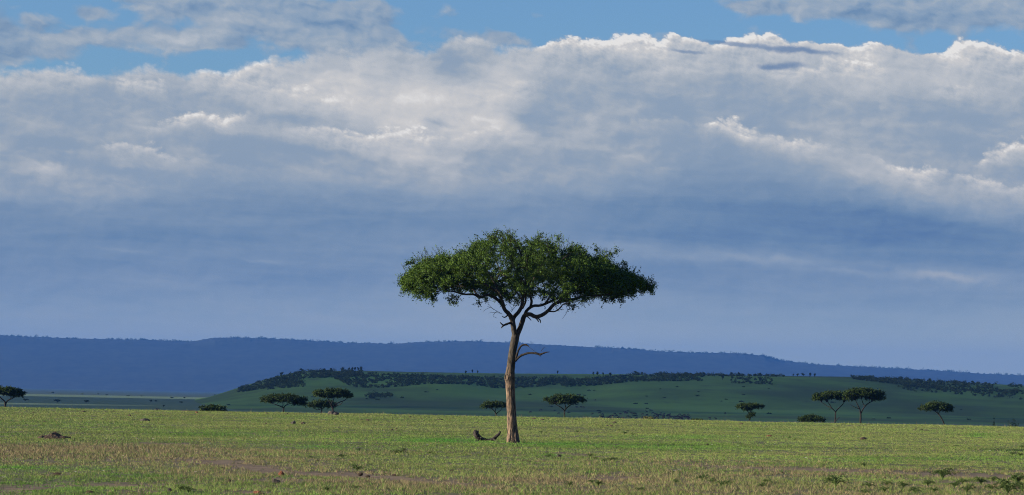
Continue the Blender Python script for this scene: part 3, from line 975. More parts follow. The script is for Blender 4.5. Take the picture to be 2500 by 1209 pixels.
# ------------------------------------------------------------------ the big acacia in the middle
TD = 149.0
S0 = FPX / TD
tb = gpt(1252, 1081)
TD = float(tb[1])
S0 = FPX / TD
u0, v0 = 1252.0, 1081.0
big = thing("acacia_tree", "large flat topped acacia with a bare rubbed trunk standing alone in the grass", "tree", tb)
TRUNK = [
    [(1252, 1092, 0, 19), (1252, 1081, 0, 16.8), (1251.5, 1070, 0, 13.9), (1250.5, 1045, 0, 12.3), (1249, 1010, 0, 11.6), (1247, 970, 0, 11.3), (1245.5, 940, 0, 11.4), (1244.5, 922, 0, 12.4), (1246, 905, 0, 10.8), (1249, 880, 0, 10.2), (1253, 850, 0, 9.6), (1257.5, 828, 0, 10), (1259, 815, 0, 9)],
    [(1259, 832, 0, 9), (1256, 815, -.05, 8.8), (1253, 795, -.15, 8.5), (1250, 780, -.2, 8), (1243, 768, -.3, 6.8), (1233, 758, -.5, 6), (1226, 745, -.7, 5.4), (1218, 736, -.9, 5), (1205, 727, -1.1, 4.5), (1190, 722, -1.3, 4.2), (1173, 729, -1.5, 4), (1158, 722, -1.7, 3.5), (1135, 722, -2, 2.8), (1112, 717, -2.3, 2), (1085, 712, -2.5, 1.4)],
    [(1174, 728, -1.5, 3), (1164, 720, -1.3, 3), (1156, 709, -1, 3), (1140, 702, -.8, 2.8), (1115, 700, -.5, 2.4), (1090, 703, -.2, 2.1), (1066, 713, 0, 1.6), (1040, 705, .2, 1.2)],
    [(1224, 741, -.7, 4), (1224, 728, -.4, 3.6), (1218, 712, 0, 3.2), (1207, 690, .4, 2.8), (1193, 665, .8, 2.3), (1178, 640, 1.2, 1.8), (1165, 612, 1.4, 1.3)],
    [(1218, 712, 0, 3), (1200, 700, .9, 2.6), (1165, 685, 1.8, 2.2), (1120, 672, 2.5, 1.7), (1075, 660, 3, 1.2)],
    [(1251, 784, -.2, 7), (1256, 773, 0, 6.4), (1266, 762, .2, 6), (1274, 747, .3, 5.6), (1276, 730, .4, 5.2), (1279, 709, .4, 4.4), (1284, 680, .3, 3.4), (1280, 645, .2, 2.6), (1268, 610, 0, 1.8), (1262, 585, 0, 1.2)],
    [(1277, 725, .4, 4), (1288, 700, 1.1, 3.4), (1305, 665, 1.9, 2.6), (1318, 625, 2.5, 2), (1325, 595, 2.7, 1.3)],
    [(1276, 735, .3, 3.6), (1262, 712, 1.2, 3), (1245, 690, 2.2, 2.5), (1225, 660, 3, 1.8), (1210, 630, 3.4, 1.2)],
    [(1259, 832, 0, 8.6), (1263.5, 815, .05, 8.5), (1269, 803, .1, 8), (1275, 786, .15, 7.8), (1281, 771, .1, 7.2), (1294, 768, -.2, 6.6), (1307, 774, -.5, 6.4), (1322, 771, -.8, 6), (1337, 761, -1.1, 5.6), (1355, 743, -1.4, 5.2), (1380, 737, -1.7, 4.6), (1405, 732, -1.9, 4), (1428, 725, -2.1, 3.4), (1455, 726, -2.2, 2.8), (1480, 722, -2.2, 2.2), (1510, 712, -2.2, 1.6), (1545, 705, -2.2, 1.1)],
    [(1281, 770, .1, 5.4), (1287, 757, .5, 5), (1302, 746, .9, 4.6), (1322, 744, 1.2, 4.2), (1350, 732, 1.5, 3.7), (1388, 715, 1.9, 3.2), (1430, 700, 2.3, 2.5), (1480, 690, 2.6, 1.8), (1525, 682, 2.8, 1.2)],
    [(1294, 752, .7, 4), (1298, 735, .4, 4), (1293, 718, .2, 3.6), (1296, 700, -.3, 3.1), (1310, 670, -.9, 2.5), (1330, 640, -1.4, 1.9), (1348, 608, -1.7, 1.3)],
    [(1330, 742, 1.3, 3.4), (1350, 715, .6, 3), (1375, 685, .2, 2.5), (1405, 655, 0, 1.9), (1435, 630, 0, 1.3)],
    [(1355, 743, -1.4, 3.4), (1385, 722, -2.6, 2.9), (1420, 700, -3.3, 2.2), (1455, 675, -3.8, 1.5)],
    [(1233, 757, -.5, 4.4), (1225, 735, -1.8, 3.8), (1205, 712, -2.8, 3), (1170, 690, -3.5, 2.2), (1130, 670, -3.9, 1.4)],
    [(1320, 771, -.8, 3), (1338, 763, -1.4, 2.4), (1354, 763, -1.8, 2.2), (1366, 755, -2.1, 2), (1374, 746, -2.4, 1.7), (1392, 744, -2.6, 1.2)],
    [(1276, 752, .3, 3.4), (1283, 735, -1.4, 3), (1275, 700, -2.6, 2.4), (1255, 660, -3.2, 1.8), (1240, 620, -3.2, 1.2)],
    [(1300, 770, -.3, 2.6), (1311, 781, -.6, 2.2), (1315, 787, -.7, 1.6)],
    [(1308, 774, -.5, 2.6), (1318, 783, -.9, 2.2), (1319, 790, -1.0, 1.2)],
    [(1240, 770, -.3, 2.4), (1232, 776, -.6, 2), (1226, 773, -.7, 1.2)],
    [(1284, 770, .1, 2.2), (1293, 778, .1, 1.6), (1297, 783, .1, .9)],
]
lines = limb_lines(TRUNK, u0, v0, S0)
T = Tubes()
for i, (pts, rad) in enumerate(lines):
    if i == 0:
        pts = pts.copy()
        T.add(pts, rad, 20, 0.06)
    else:
        T.add(pts, rad * 0.82, 10 if rad[0] > 0.06 else 7, 0.07)
# root flare buttresses
for a in np.linspace(0, 6.28, 6)[:-1] + 0.3:
    e = np.array([[math.cos(a) * 0.14, math.sin(a) * 0.14, 1.0], [math.cos(a) * 0.22, math.sin(a) * 0.22, 0.38], [math.cos(a) * 0.31, math.sin(a) * 0.31, 0.04], [math.cos(a) * 0.44, math.sin(a) * 0.44, -0.15]])
    T.add(smooth_line(e, 5), np.interp(np.linspace(0, 1, len(smooth_line(e, 5))), [0, .4, 1], [0.06, 0.10, 0.05]), 8, 0.08)
v_, f_ = T.get()
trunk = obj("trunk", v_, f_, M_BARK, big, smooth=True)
sub = trunk.modifiers.new("detail", 'SUBSURF'); sub.levels = 1; sub.render_levels = 1

# the old branch scar: a ring of bark around a dark hollow
kc = to_local(np.array([1237.5]), np.array([922.0]), np.array([-0.14]), u0, v0, S0)[0]
th = np.linspace(0, 2 * math.pi, 15)[:-1]
kd = np.array([-0.55, -0.83, 0.0]); kx = np.array([0.83, -0.55, 0.0]); kz = np.array([0.0, 0.0, 1.0])
rings = []
for rr, off in ((0.17, -0.10), (0.155, 0.03), (0.12, 0.075), (0.085, 0.05), (0.06, -0.06), (0.01, -0.10)):
    rings.append(kc + kd * off + rr * (np.cos(th)[:, None] * kx * 0.85 + np.sin(th)[:, None] * kz * 1.25))
kv = np.concatenate(rings)
nk = len(th)
kf = []
for q in range(5):
    j = np.arange(nk)
    kf.append(np.stack([q * nk + j, q * nk + (j + 1) % nk, (q + 1) * nk + (j + 1) % nk, (q + 1) * nk + j], -1))
kf = np.concatenate(kf)
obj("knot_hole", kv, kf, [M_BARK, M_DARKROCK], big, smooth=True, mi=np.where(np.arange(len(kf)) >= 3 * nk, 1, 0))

for lab, LB in (("broken dead branch sticking out to the side", [
        [(1254, 884, -.1, 4.5), (1262, 877, -.15, 3.7), (1270, 870, -.25, 3.3), (1281, 865, -.35, 3.1), (1294, 862.5, -.5, 3.0), (1308, 863.5, -.6, 3.2), (1318, 866, -.65, 3.0), (1325, 863.5, -.7, 2.4), (1333, 861, -.75, 1.7), (1341, 860, -.8, .8)],
        [(1317, 865, -.65, 2.4), (1318, 869, -.66, 1.3), (1318.5, 871.5, -.66, .5)],
        [(1321, 858, -.7, .7), (1325, 852, -.75, .6), (1329, 849, -.8, .4)]]),
        ("dead hooked branch curling over", [
        [(1258, 880, -.1, 4.2), (1262, 866, -.2, 3.2), (1267, 853, -.3, 2.8), (1273, 845, -.4, 2.6), (1281, 842, -.45, 2.6), (1288, 844.5, -.5, 2.0), (1291, 847, -.55, 1.0)],
        [(1290, 846, -.5, .5), (1299, 854, -.55, .45), (1309, 861, -.6, .4)]]),
        ("short forked dead stub", [
        [(1252, 788, -.2, 4.2), (1243, 790, -.3, 3.2), (1235, 793, -.4, 3), (1229, 795, -.45, 2.6), (1224, 791, -.5, 1.8), (1221, 788, -.5, 1.1)],
        [(1230, 795, -.45, 2.2), (1226, 799, -.5, 1.8), (1223.5, 802, -.5, .9)]])):
    T = Tubes()
    for pts, rad in limb_lines(LB, u0, v0, S0):
        T.add(pts, rad * 0.85, 8, 0.16)
    v_, f_ = T.get()
    o = obj("dead_branch", v_, f_, M_BARK2, big, smooth=True)
    o["label"] = lab

CT = [(968, 690), (972, 668), (985, 655), (996, 645), (1008, 633), (1020, 622), (1040, 613), (1065, 607), (1080, 606), (1105, 613), (1125, 604), (1150, 598), (1157, 588), (1165, 577), (1185, 571), (1205, 564), (1225, 565), (1245, 564), (1265, 572), (1285, 578), (1302, 574), (1318, 569), (1332, 578), (1350, 582), (1366, 574), (1385, 583), (1405, 592), (1420, 596), (1428, 604), (1442, 614), (1460, 609), (1475, 613), (1490, 622), (1500, 640), (1520, 650), (1540, 654), (1556, 659), (1570, 670), (1582, 684), (1592, 694), (1600, 700)]
CB = [(968, 690), (980, 700), (1000, 714), (1020, 718), (1050, 722), (1075, 712), (1100, 707), (1130, 707), (1160, 712), (1190, 718), (1215, 724), (1240, 726), (1265, 720), (1300, 718), (1340, 732), (1375, 738), (1405, 736), (1430, 727), (1460, 718), (1490, 722), (1515, 722), (1540, 714), (1560, 707), (1580, 702), (1600, 701)]
tr = np.random.default_rng(5)
N = 2100
cu = tr.uniform(986, 1590, N * 5)
q = tr.uniform(-1, 1, N * 5)
xx = (cu - 1284) / 316
hd_ = 6.0 * np.sqrt(np.clip(1 - xx ** 2, 0, 1))
top, bot = polyv(cu, CT), polyv(cu, CB)
mid = bot - 0.22 * (bot - top)
top = top + 9
top = top + 6 + 5 * (np.abs(cu - 1284) > 150) + 8 * np.clip((1110 - cu) / 60, 0, 1)
mid = bot - 0.22 * (bot - top)
topq = mid + (top - mid) * np.sqrt(1 - 0.85 * q ** 2)
tt = tr.uniform(0, 1, N * 5) ** 0.75
cv = bot + (topq - bot) * tt
yv = q * hd_
dens = F1(cu / 60, cv / 22 + yv * 0.6, 3) + 0.4 * F2(cu / 24 + yv, cv / 10, 2)
keep = dens > 0.04 - 0.2 * (tt > 0.8)
keep &= tr.uniform(0, 1, N * 5) < np.clip((bot - top) / 60, 0.35, 1)
sel = np.flatnonzero(keep)[:N]
targets = to_local(cu[sel], cv[sel], yv[sel], u0, v0, S0)
EX = [(1212, 559, -.4), (1206, 566, -.3), (1226, 562, .2), (1318, 566, .5), (1366, 573, .2), (1510, 609, -.6), (1498, 613, -.5), (1488, 622, -.4), (1464, 605, .3), (1426, 598, .2), (1600, 692, -.8), (1590, 697, -.8), (1580, 700, -.6), (1535, 642, 0), (1537, 652, 0), (990, 637, -.6), (1000, 637, -.5),
      (1050, 734, -1.2), (1046, 727, -1.2), (1038, 722, -1), (1056, 724, -1.1), (1097, 744, -1.8), (1094, 735, -1.8), (1112, 736, -1.8), (1080, 712, -1), (1100, 728, -1.7), (1014, 728, -.6), (976, 711, -.5), (1165, 742, -1.6), (1183, 736, -1.4), (1480, 738, -2), (1500, 735, -2), (1520, 739, -2), (1512, 730, -2), (1545, 722, -1.6), (1572, 716, -1.2), (1388, 748, -2.4), (1404, 750, -2), (1240, 735, -.9), (1225, 742, -1.2), (1250, 728, .4), (1268, 730, .9), (1430, 735, -2.2), (1262, 745, -.4)]
EX = np.array(EX)
EX[:, 0] = 1284 + (EX[:, 0] - 1284) * 0.96
EX[:, 1] = 690 + (EX[:, 1] - 690) * np.where(EX[:, 1] < 690, 0.90, 0.95)
targets = np.concatenate([targets, to_local(EX[:, 0], EX[:, 1], EX[:, 2], u0, v0, S0)])
net = Net()
for pts, rad in lines[1:16]:
    net.seed(pts[len(pts) // 4:])
tips = net.grow(targets, tr)
tv, tf = net.twig_mesh(0.0045, 0.46)
P_ = np.array(net.p)
par = np.array(net.par)
dirs = P_[tips] - P_[par[tips]]
dirs /= np.linalg.norm(dirs, axis=1)[:, None] + 1e-9
mids = par[tips]
lv1, lf1, sv1, sf1 = sprays(P_[tips], dirs, tr, 7, 0.40, 15, 0.045)
lv2, lf2, sv2, sf2 = sprays(P_[mids], dirs, tr, 3, 0.34, 11, 0.044)
# straggling shoots that break the outline
nsg = 420
su = tr.uniform(980, 1598, nsg)
edge_top = tr.uniform(0, 1, nsg) < 0.62
sq = tr.uniform(-0.75, 0.75, nsg)
shd = 6.0 * np.sqrt(np.clip(1 - ((su - 1284) / 318) ** 2, 0, 1))
st_, sb_ = polyv(su, CT), polyv(su, CB)
smid = sb_ - 0.22 * (sb_ - st_)
sv_ = np.where(edge_top, smid + (st_ - smid) * np.sqrt(1 - 0.85 * sq ** 2) + tr.uniform(-4, 8, nsg), sb_ + tr.uniform(-8, 8, nsg))
a0 = to_local(su, sv_, sq * shd, u0, v0, S0)
near_i = np.array([np.argmin(np.sum((P_[net.root:] - q_) ** 2, 1)) for q_ in a0]) + net.root
a1 = P_[near_i]
out = np.stack([(su - 1284) / 316, sq * 0.8, np.where(edge_top, 0.75, -0.55)], -1) + tr.normal(size=(nsg, 3)) * 0.35
out /= np.linalg.norm(out, axis=1)[:, None]
a2 = a0 + out * (tr.uniform(0.05, 0.45, nsg) * np.where(edge_top, 0.6, 1.0))[:, None]
SG = Tubes()
SL = []
for p_a, p_b in zip(a1, a2):
    mid_ = (p_a + p_b) / 2 + tr.normal(size=3) * 0.05
    SG.add(np.stack([p_a, mid_, p_b]), [0.009, 0.007, 0.004], 3, cap=False)
    L_ = np.linalg.norm(p_b - p_a)
    for t_ in np.arange(0.1, 1.04, 0.055 / max(L_, 0.2)):
        SL.append(p_a + (p_b - p_a) * t_ + tr.normal(size=3) * 0.035)
sgv, sgf = SG.get()
sgl, sglf = leaf_quads(np.array(SL), 0.05 * tr.uniform(0.6, 1.25, len(SL)), 1.6, tr)
# bare thin twigs under the crown
BARE = [[(1226, 768, -.5, .6), (1212, 760, -.6, .55), (1198, 752, -.7, .5), (1190, 750, -.8, .3)], [(1224, 766, -.5, .5), (1205, 764, -.7, .4), (1193, 766, -.8, .3)], [(1213, 761, -.6, .5), (1204, 772, -.6, .4), (1214, 778, -.6, .3)], [(1205, 757, -.6, .45), (1195, 746, -.7, .4), (1190, 743, -.7, .25)],
        [(1248, 762, -.4, .6), (1256, 752, -.5, .5), (1262, 745, -.5, .3)], [(1252, 758, -.3, .5), (1246, 748, -.3, .4), (1242, 744, -.3, .3)], [(1378, 745, -2.2, .55), (1383, 760, -2.2, .5), (1378, 772, -2.2, .4), (1371, 781, -2.2, .3)], [(1384, 746, -2.3, .5), (1394, 755, -2.3, .4), (1398, 762, -2.3, .3)], [(1196, 752, -.7, .4), (1186, 757, -.7, .35), (1180, 762, -.7, .25)]]
TB = Tubes()
for pts, rad in limb_lines(BARE, u0, v0, S0):
    TB.add(pts, rad, 4)
bv, bf = TB.get()
V, F, MI, n = [], [], [], 0
for v_, f_, mi in ((lv1, lf1, 0), (lv2, lf2, 0), (tv, tf, 1), (sv1, sf1, 1), (sv2, sf2, 1), (bv, bf[0], 1), (sgl, sglf, 0), (sgv, sgf[0], 1)):
    V.append(v_); F.append(f_ + n); MI.append(np.full(len(f_), mi)); n += len(v_)
obj("crown", np.concatenate(V), F, [M_LEAF, M_BARK2], big, mi=np.concatenate(MI))


# ------------------------------------------------------------------ smaller acacias along the crest
def acacia(label, base, D, limbs, pads, n_t, leaf=0.12, seed=0, group="acacias beyond the crest of the plain", name="acacia_tree", cat="tree", trunk_mat=None, leaf_mat=None):
    r = np.random.default_rng(seed)
    s = FPX / D
    bu, bv_ = base
    b = P(bu, bv_, D)
    zg = float(gz(b[0], b[1]))
    root = thing(name, label, cat, (b[0], b[1], zg), group)
    drop = (b[2] - zg)
    ln = limb_lines(limbs, bu, bv_, s)
    off = np.array([0, 0, drop])
    T = Tubes()
    net = Net()
    for i, (pts, rad) in enumerate(ln):
        pts = pts + off
        if i == 0:                                  # carry the stem down into the ground
            pts = np.vstack([[pts[0, 0] + 0.02, pts[0, 1], -0.25], pts])
            rad = np.concatenate([[rad[0] * 1.5], rad])
        T.add(pts, rad, 8, 0.08)
        net.seed(pts[len(pts) // 2 if i == 0 else 1:])
    v_, f_ = T.get()
    obj("trunk", v_, f_, trunk_mat or M_BARK2, root, smooth=True)
    area = np.array([p[2] * p[3] for p in pads], float)
    cnt = np.maximum(6, (n_t * area / area.sum()).astype(int))
    tg = []
    for (cx, cy, rx, ry), c in zip(pads, cnt):
        ang, rad = r.uniform(0, 2 * math.pi, c), np.sqrt(r.uniform(0, 1, c))
        X, Y = rad * np.cos(ang), rad * np.sin(ang) * 0.85
        hh = np.sqrt(np.clip(1 - rad ** 2, 0, 1))
        zt = r.uniform(-0.35, 1.0, c)
        Zr = np.where(zt > 0, zt * hh, zt * (0.4 + 0.6 * hh))
        wob = 1 + 0.22 * np.sin(ang * 3 + r.uniform(0, 6)) * rad
        tg.append(to_local(cx + X * rx * wob, cy - Zr * ry * 0.76, Y * rx / s, bu, bv_, s) + off)
    tg = np.concatenate(tg)
    tips = net.grow(tg, r, steps=2)
    tv, tf = net.twig_mesh(0.012, 0.45)
    P_ = np.array(net.p); par = np.array(net.par)
    d = P_[tips] - P_[par[tips]]
    d /= np.linalg.norm(d, axis=1)[:, None] + 1e-9
    lv, lf, sv, sf = sprays(P_[tips], d, r, 6, 0.36, 9, leaf * 0.66)
    V, F, MI, n = [], [], [], 0
    for a, f, mi in ((lv, lf, 0), (tv, tf, 1), (sv, sf, 1)):
        V.append(a); F.append(f + n); MI.append(np.full(len(f), mi)); n += len(a)
    obj("crown", np.concatenate(V), F, [leaf_mat or M_LEAF2, M_BARK2], root, mi=np.concatenate(MI))
    return root


acacia("umbrella acacia cut by the frame, standing above the pale far plain at the left edge", (13, 991), 330, [
    [(13, 994, 0, 2.6), (12.5, 988, 0, 2.2), (11, 980, 0, 1.8), (5, 974, -.2, 1.5), (0, 968, -.3, 1.2), (-2, 962, -.3, .8)],
    [(13, 989, 0, 1.8), (17, 979, .2, 1.6), (24, 975, .3, 1.3), (34, 970, .4, 1.0), (40, 964, .4, .7)], [(24, 975, .3, 1), (26, 967, .2, .8), (24, 960, 0, .6)]],
    [(12, 955, 26, 12), (34, 959, 22, 12), (40, 965, 17, 7), (3, 960, 22, 10)], 300, seed=1)
acacia("wide low acacia with a rounded crown, standing apart left of the boulder", (692, 1006), 350, [
    [(692, 1008, 0, 2.0), (692, 1002, 0, 1.8), (692, 996, 0, 1.6), (684, 992, -.2, 1.3), (674, 988, -.3, 1.0), (662, 984, -.3, .7)], [(692, 997, 0, 1.4), (697, 990, .3, 1.2), (706, 986, .5, 1), (724, 981, .6, .7)], [(690, 995, 0, 1), (690, 986, .5, .9), (686, 978, .8, .6)]],
    [(676, 975, 36, 13), (708, 977, 37, 13), (692, 972, 32, 11), (728, 985, 16, 7), (656, 979, 15, 8)], 420, seed=2)
acacia("low dark acacia half hidden behind the taller one at the boulder", (785, 1008), 372, [
    [(785, 1010, 0, 1.8), (785, 1004, 0, 1.6), (785, 998, 0, 1.3), (777, 993, -.2, 1), (766, 990, -.2, .7)], [(785, 1000, 0, 1.2), (793, 994, .3, 1), (804, 990, .3, .7)], [(783, 999, 0, 1), (774, 1001, 0, .8), (770, 998, 0, .6)]],
    [(772, 990, 26, 11), (797, 990, 26, 12), (785, 986, 24, 10)], 260, seed=3)
acacia("two tiered acacia growing right behind the grey boulder", (812, 1004), 345, [
    [(813, 1008, 0, 2.6), (812, 1000, 0, 2.3), (811, 994, 0, 2), (807, 985, -.2, 1.5), (803, 978, -.3, 1.2), (798, 968, -.3, .8)], [(812, 997, 0, 1.7), (818, 988, .2, 1.4), (829, 982, .4, 1.2), (840, 978, .4, .9), (848, 971, .4, .6)], [(808, 988, 0, 1.2), (814, 975, .6, 1), (816, 966, .8, .7)], [(818, 990, .2, 1), (830, 988, -.3, .8), (838, 981, -.4, .5)]],
    [(795, 962, 32, 12), (818, 960, 34, 11), (840, 966, 22, 8), (805, 967, 22, 8)], 420, seed=4)
acacia("small flat acacia partly hidden by the big tree's trunk", (1212, 1017), 340, [
    [(1212, 1019, 0, 1.7), (1211, 1013, 0, 1.5), (1209, 1007, 0, 1.3), (1203, 1000, -.2, 1), (1195, 996, -.2, .7)], [(1211, 1011, 0, 1.2), (1217, 1006, .2, 1), (1224, 1000, .2, .7)], [(1209, 1007, 0, .9), (1210, 999, .3, .8), (1212, 993, .3, .5)]],
    [(1194, 991, 20, 9), (1217, 990, 24, 8), (1206, 988, 20, 7)], 240, seed=5)
acacia("evenly rounded acacia with a forked stem just beyond the big tree's dead branch", (1378, 1018), 350, [
    [(1378, 1021, 0, 2), (1378, 1012, 0, 1.7), (1378, 1003, 0, 1.6), (1371, 996, -.2, 1.3), (1363, 991, -.3, 1), (1352, 984, -.3, .7)], [(1378, 1005, 0, 1.4), (1383, 997, .2, 1.2), (1392, 990, .3, 1), (1404, 984, .3, .7)], [(1381, 1000, .1, 1.1), (1380, 990, .5, .9), (1376, 980, .6, .6)]],
    [(1358, 977, 27, 11), (1398, 977, 28, 12), (1378, 973, 32, 11), (1378, 983, 34, 6)], 420, seed=6)
acacia("thin crooked acacia with a sparse broken crown and clumps on its stem", (1828, 1032), 350, [
    [(1828, 1035, 0, 1.6), (1829, 1026, 0, 1.4), (1832, 1017, 0, 1.3), (1828, 1008, 0, 1.1), (1823, 1001, -.1, .9), (1815, 995, -.2, .7), (1808, 993, -.2, .5)], [(1829, 1009, 0, 1), (1836, 1001, .2, .8), (1846, 996, .2, .6)], [(1831, 1016, 0, .9), (1838, 1012, 0, .7)]],
    [(1813, 993, 15, 4), (1846, 993, 16, 4.5), (1830, 991, 22, 4), (1826, 999, 10, 3), (1836, 1013, 8, 4.5), (1828, 1018, 5, 3)], 200, seed=7)
acacia("squat bushy acacia with branches spreading from the ground", (1982, 1035), 345, [
    [(1982, 1036, 0, 1.5), (1980, 1030, 0, 1.2), (1972, 1026, -.2, .9), (1963, 1022, -.2, .6)], [(1983, 1034, 0, 1.2), (1992, 1028, .2, .9), (2003, 1024, .2, .6)], [(1982, 1033, 0, 1.1), (1983, 1026, .3, .8), (1981, 1019, .4, .5)]],
    [(1970, 1025, 21, 8), (1994, 1025, 23, 8), (1982, 1021, 18, 7)], 260, seed=8)
acacia("slim forked acacia with a bent stub on its stem, crown touching its taller neighbour", (2038, 1036), 352, [
    [(2038, 1039, 0, 1.8), (2038.5, 1028, 0, 1.6), (2040, 1014, 0, 1.5), (2039, 1005, 0, 1.4), (2031, 997, -.1, 1.2), (2026, 989, -.2, 1), (2020, 981, -.3, .7)], [(2039.5, 1007, 0, 1.3), (2046, 999, .1, 1.2), (2056, 990, .2, 1), (2062, 982, .3, .7)], [(2030, 996, 0, 1), (2018, 990, .3, .8), (2006, 982, .4, .5)], [(2038, 1031, 0, 1.2), (2044, 1023, -.2, .9), (2049, 1019, -.2, .6)], [(2031, 997, 0, .7), (2025, 1000, -.2, .5)]],
    [(2008, 970, 25, 10), (2035, 966, 30, 12), (2058, 972, 18, 12), (2000, 974, 16, 6)], 420, seed=9)
acacia("tallest of the far acacias, with a broad domed crown on a forked trunk", (2101, 1037), 345, [
    [(2101, 1040, 0, 2.6), (2101, 1028, 0, 2.4), (2101.5, 1016, 0, 2.2), (2101, 1008, 0, 1.9), (2098, 998, -.2, 1.5), (2093, 988, -.3, 1.2), (2088, 976, -.3, .8)], [(2102, 1010, 0, 1.7), (2107, 1000, .2, 1.5), (2113, 992, .3, 1.3), (2123, 984, .4, 1.1), (2136, 978, .4, .8)], [(2112, 993, .3, 1), (2109, 984, .8, .9), (2106, 974, 1, .6)], [(2098, 999, -.2, .8), (2086, 994, -.5, .7), (2074, 988, -.5, .5)], [(2123, 984, .4, .8), (2122, 976, 0, .7), (2120, 970, 0, .5)]],
    [(2093, 962, 34, 16), (2118, 963, 34, 16), (2138, 972, 22, 13), (2074, 972, 18, 13), (2104, 958, 26, 12)], 560, seed=10)
acacia("leaning acacia on a bowed stem, alone to the right of the tall pair", (2307, 1043), 340, [
    [(2307, 1047, 0, 2), (2306, 1038, 0, 1.8), (2302, 1028, 0, 1.7), (2296, 1017, 0, 1.6), (2290, 1010, 0, 1.5), (2282, 1004, -.2, 1.1), (2270, 999, -.3, .7)], [(2291, 1011, 0, 1.2), (2296, 1004, .2, 1), (2306, 998, .3, .7)], [(2289, 1009, 0, 1.1), (2288, 1000, .3, .9), (2285, 992, .4, .6)]],
    [(2270, 997, 24, 9), (2300, 995, 23, 10), (2285, 991, 24, 9), (2312, 1000, 12, 5)], 340, seed=11)


def shrub(name, label, cu, cv, rx, ry, D, n, leaf, mat, seed, group=None, parts=4):
    """low leafy mound on short stems"""
    r = np.random.default_rng(seed)
    s = FPX / D
    b = P(cu, cv + ry, D)
    zg = float(gz(b[0], b[1]))
    root = thing(name, label, "shrub", (b[0], b[1], zg), group)
    h = 2 * ry / s + (b[2] - zg)
    X = r.uniform(-1, 1, parts) * rx / s * 0.6
    cen = np.stack([X, r.uniform(-.4, .4, parts) * rx / s, h * r.uniform(0.4, 0.6, parts)], -1)
    rad = np.stack([np.full(parts, rx / s * 0.5), np.full(parts, rx / s * 0.45), np.full(parts, h * 0.5)], -1) * r.uniform(0.8, 1.15, (parts, 1))
    lv, lf = leaf_cloud(cen, rad, n // parts, leaf, r)
    keep = lv[lf[:, 0], 2] > 0.02
    obj("foliage", lv, lf[keep], mat, root)
    for c in cen:
        T = Tubes()
        T.add(np.array([[c[0] * 0.5, c[1] * 0.5, -0.1], [c[0] * 0.8, c[1] * 0.8, c[2] * 0.5], c]), [0.04, 0.03, 0.015], 5)
        v_, f_ = T.get()
        obj("stem", v_, f_, M_BARK2, root, smooth=True)
    return root


shrub("low_shrub", "long low dark shrub on the crest at the foot of the hill's left end", 516, 995.5, 33, 6.5, 330, 2600, 0.13, M_LEAF2, 21, parts=7)
shrub("low_shrub", "pale grassy shrub beside the grazing herd", 1586, 1022, 19, 5, 345, 1300, 0.12, M_PALEBUSH, 22, parts=5)
shrub("low_shrub", "flat dark green shrub on the crest right of the grazing herd", 1704, 1026, 19, 3.5, 335, 900, 0.11, M_LEAF2, 23, parts=5)
shrub("low_shrub", "broad dark shrub of three humps at the foot of the hill by the right edge", 2476, 1039, 24, 8, 700, 1700, 0.24, M_BUSH, 24, parts=6)
shrub("low_shrub", "small dark shrub standing alone before the three humped shrub at the right edge", 2430, 1039, 9, 5, 690, 600, 0.24, M_BUSH, 25, parts=3)

# ------------------------------------------------------------------ woods on the hill and the ridge
hr_ = np.random.default_rng(31)
BANDS = [  # (u range, top px, bottom px) polylines of the hill's bush belts, count
    ([(590, 945), (650, 928), (690, 917), (745, 905), (890, 903)], [(590, 958), (650, 948), (690, 936), (745, 922), (890, 918)], 420),
    ([(655, 938), (740, 927), (750, 935)], [(655, 950), (740, 943), (750, 946)], 90),
    ([(820, 912), (890, 908), (1000, 913), (1240, 921), (1390, 920)], [(820, 922), (870, 944), (950, 946), (1040, 937), (1130, 936), (1240, 950), (1390, 936)], 800),
    ([(1378, 927), (1450, 922), (1550, 912), (1720, 911)], [(1378, 943), (1450, 941), (1550, 930), (1720, 929)], 420),
    ([(1560, 911), (1920, 916)], [(1560, 916), (1920, 918)], 130),
    ([(1790, 920), (1890, 922)], [(1790, 934), (1890, 938)], 50),
    ([(2085, 917), (2200, 922), (2300, 929), (2500, 938), (2700, 944)], [(2085, 924), (2200, 938), (2300, 952), (2500, 966), (2700, 970)], 620),
    ([(900, 961), (965, 960)], [(900, 973), (965, 968)], 40),
    ([(2200, 940), (2700, 966)], [(2200, 950), (2700, 992)], 110),
]
bc, br = [], []
for a, b, n in BANDS:
    lo, hi = a[0][0], a[-1][0]
    for u in hr_.uniform(lo, hi, int(n * 1.7)):
        t = hr_.uniform(0, 1)
        v = polyv(u, a) * (1 - t) + polyv(u, b) * t + 2
        if F4(np.array(u / 40.0), np.array(v / 10.0), 3) < -0.45:
            continue
        p = hill_pt(u, v)
        r0 = hr_.uniform(0.8, 2.1) * (0.8 + 0.6 * (hr_.uniform() < 0.2))
        bc.append(p + np.array([0, 0, r0 * 0.55])); br.append((r0 * 1.15, r0 * 1.1, r0 * 0.85))
for _ in range(170):                                   # scattered scrub on the open slope
    u = hr_.uniform(520, 2600); v = hr_.uniform(940, 1030)
    p = hill_pt(u, v)
    if p[1] < 1950 or p[2] < gz(p[0], p[1]) + 0.1 or F4(np.array(u / 90.0), np.array(v / 20.0), 2) < -0.05:
        continue
    r0 = hr_.uniform(0.5, 1.3)
    bc.append(p + np.array([0, 0, r0 * 0.3])); br.append((r0 * 1.8, r0 * 1.2, r0 * 0.6))
lv, lf = leaf_cloud(np.array(bc), np.array(br), 44, 0.8, hr_)
o = obj("hillside_bushes", lv, lf, M_BUSH)
tag(o, "belts of dark bushes along the brow of the green hill", "bushes", kind="stuff")

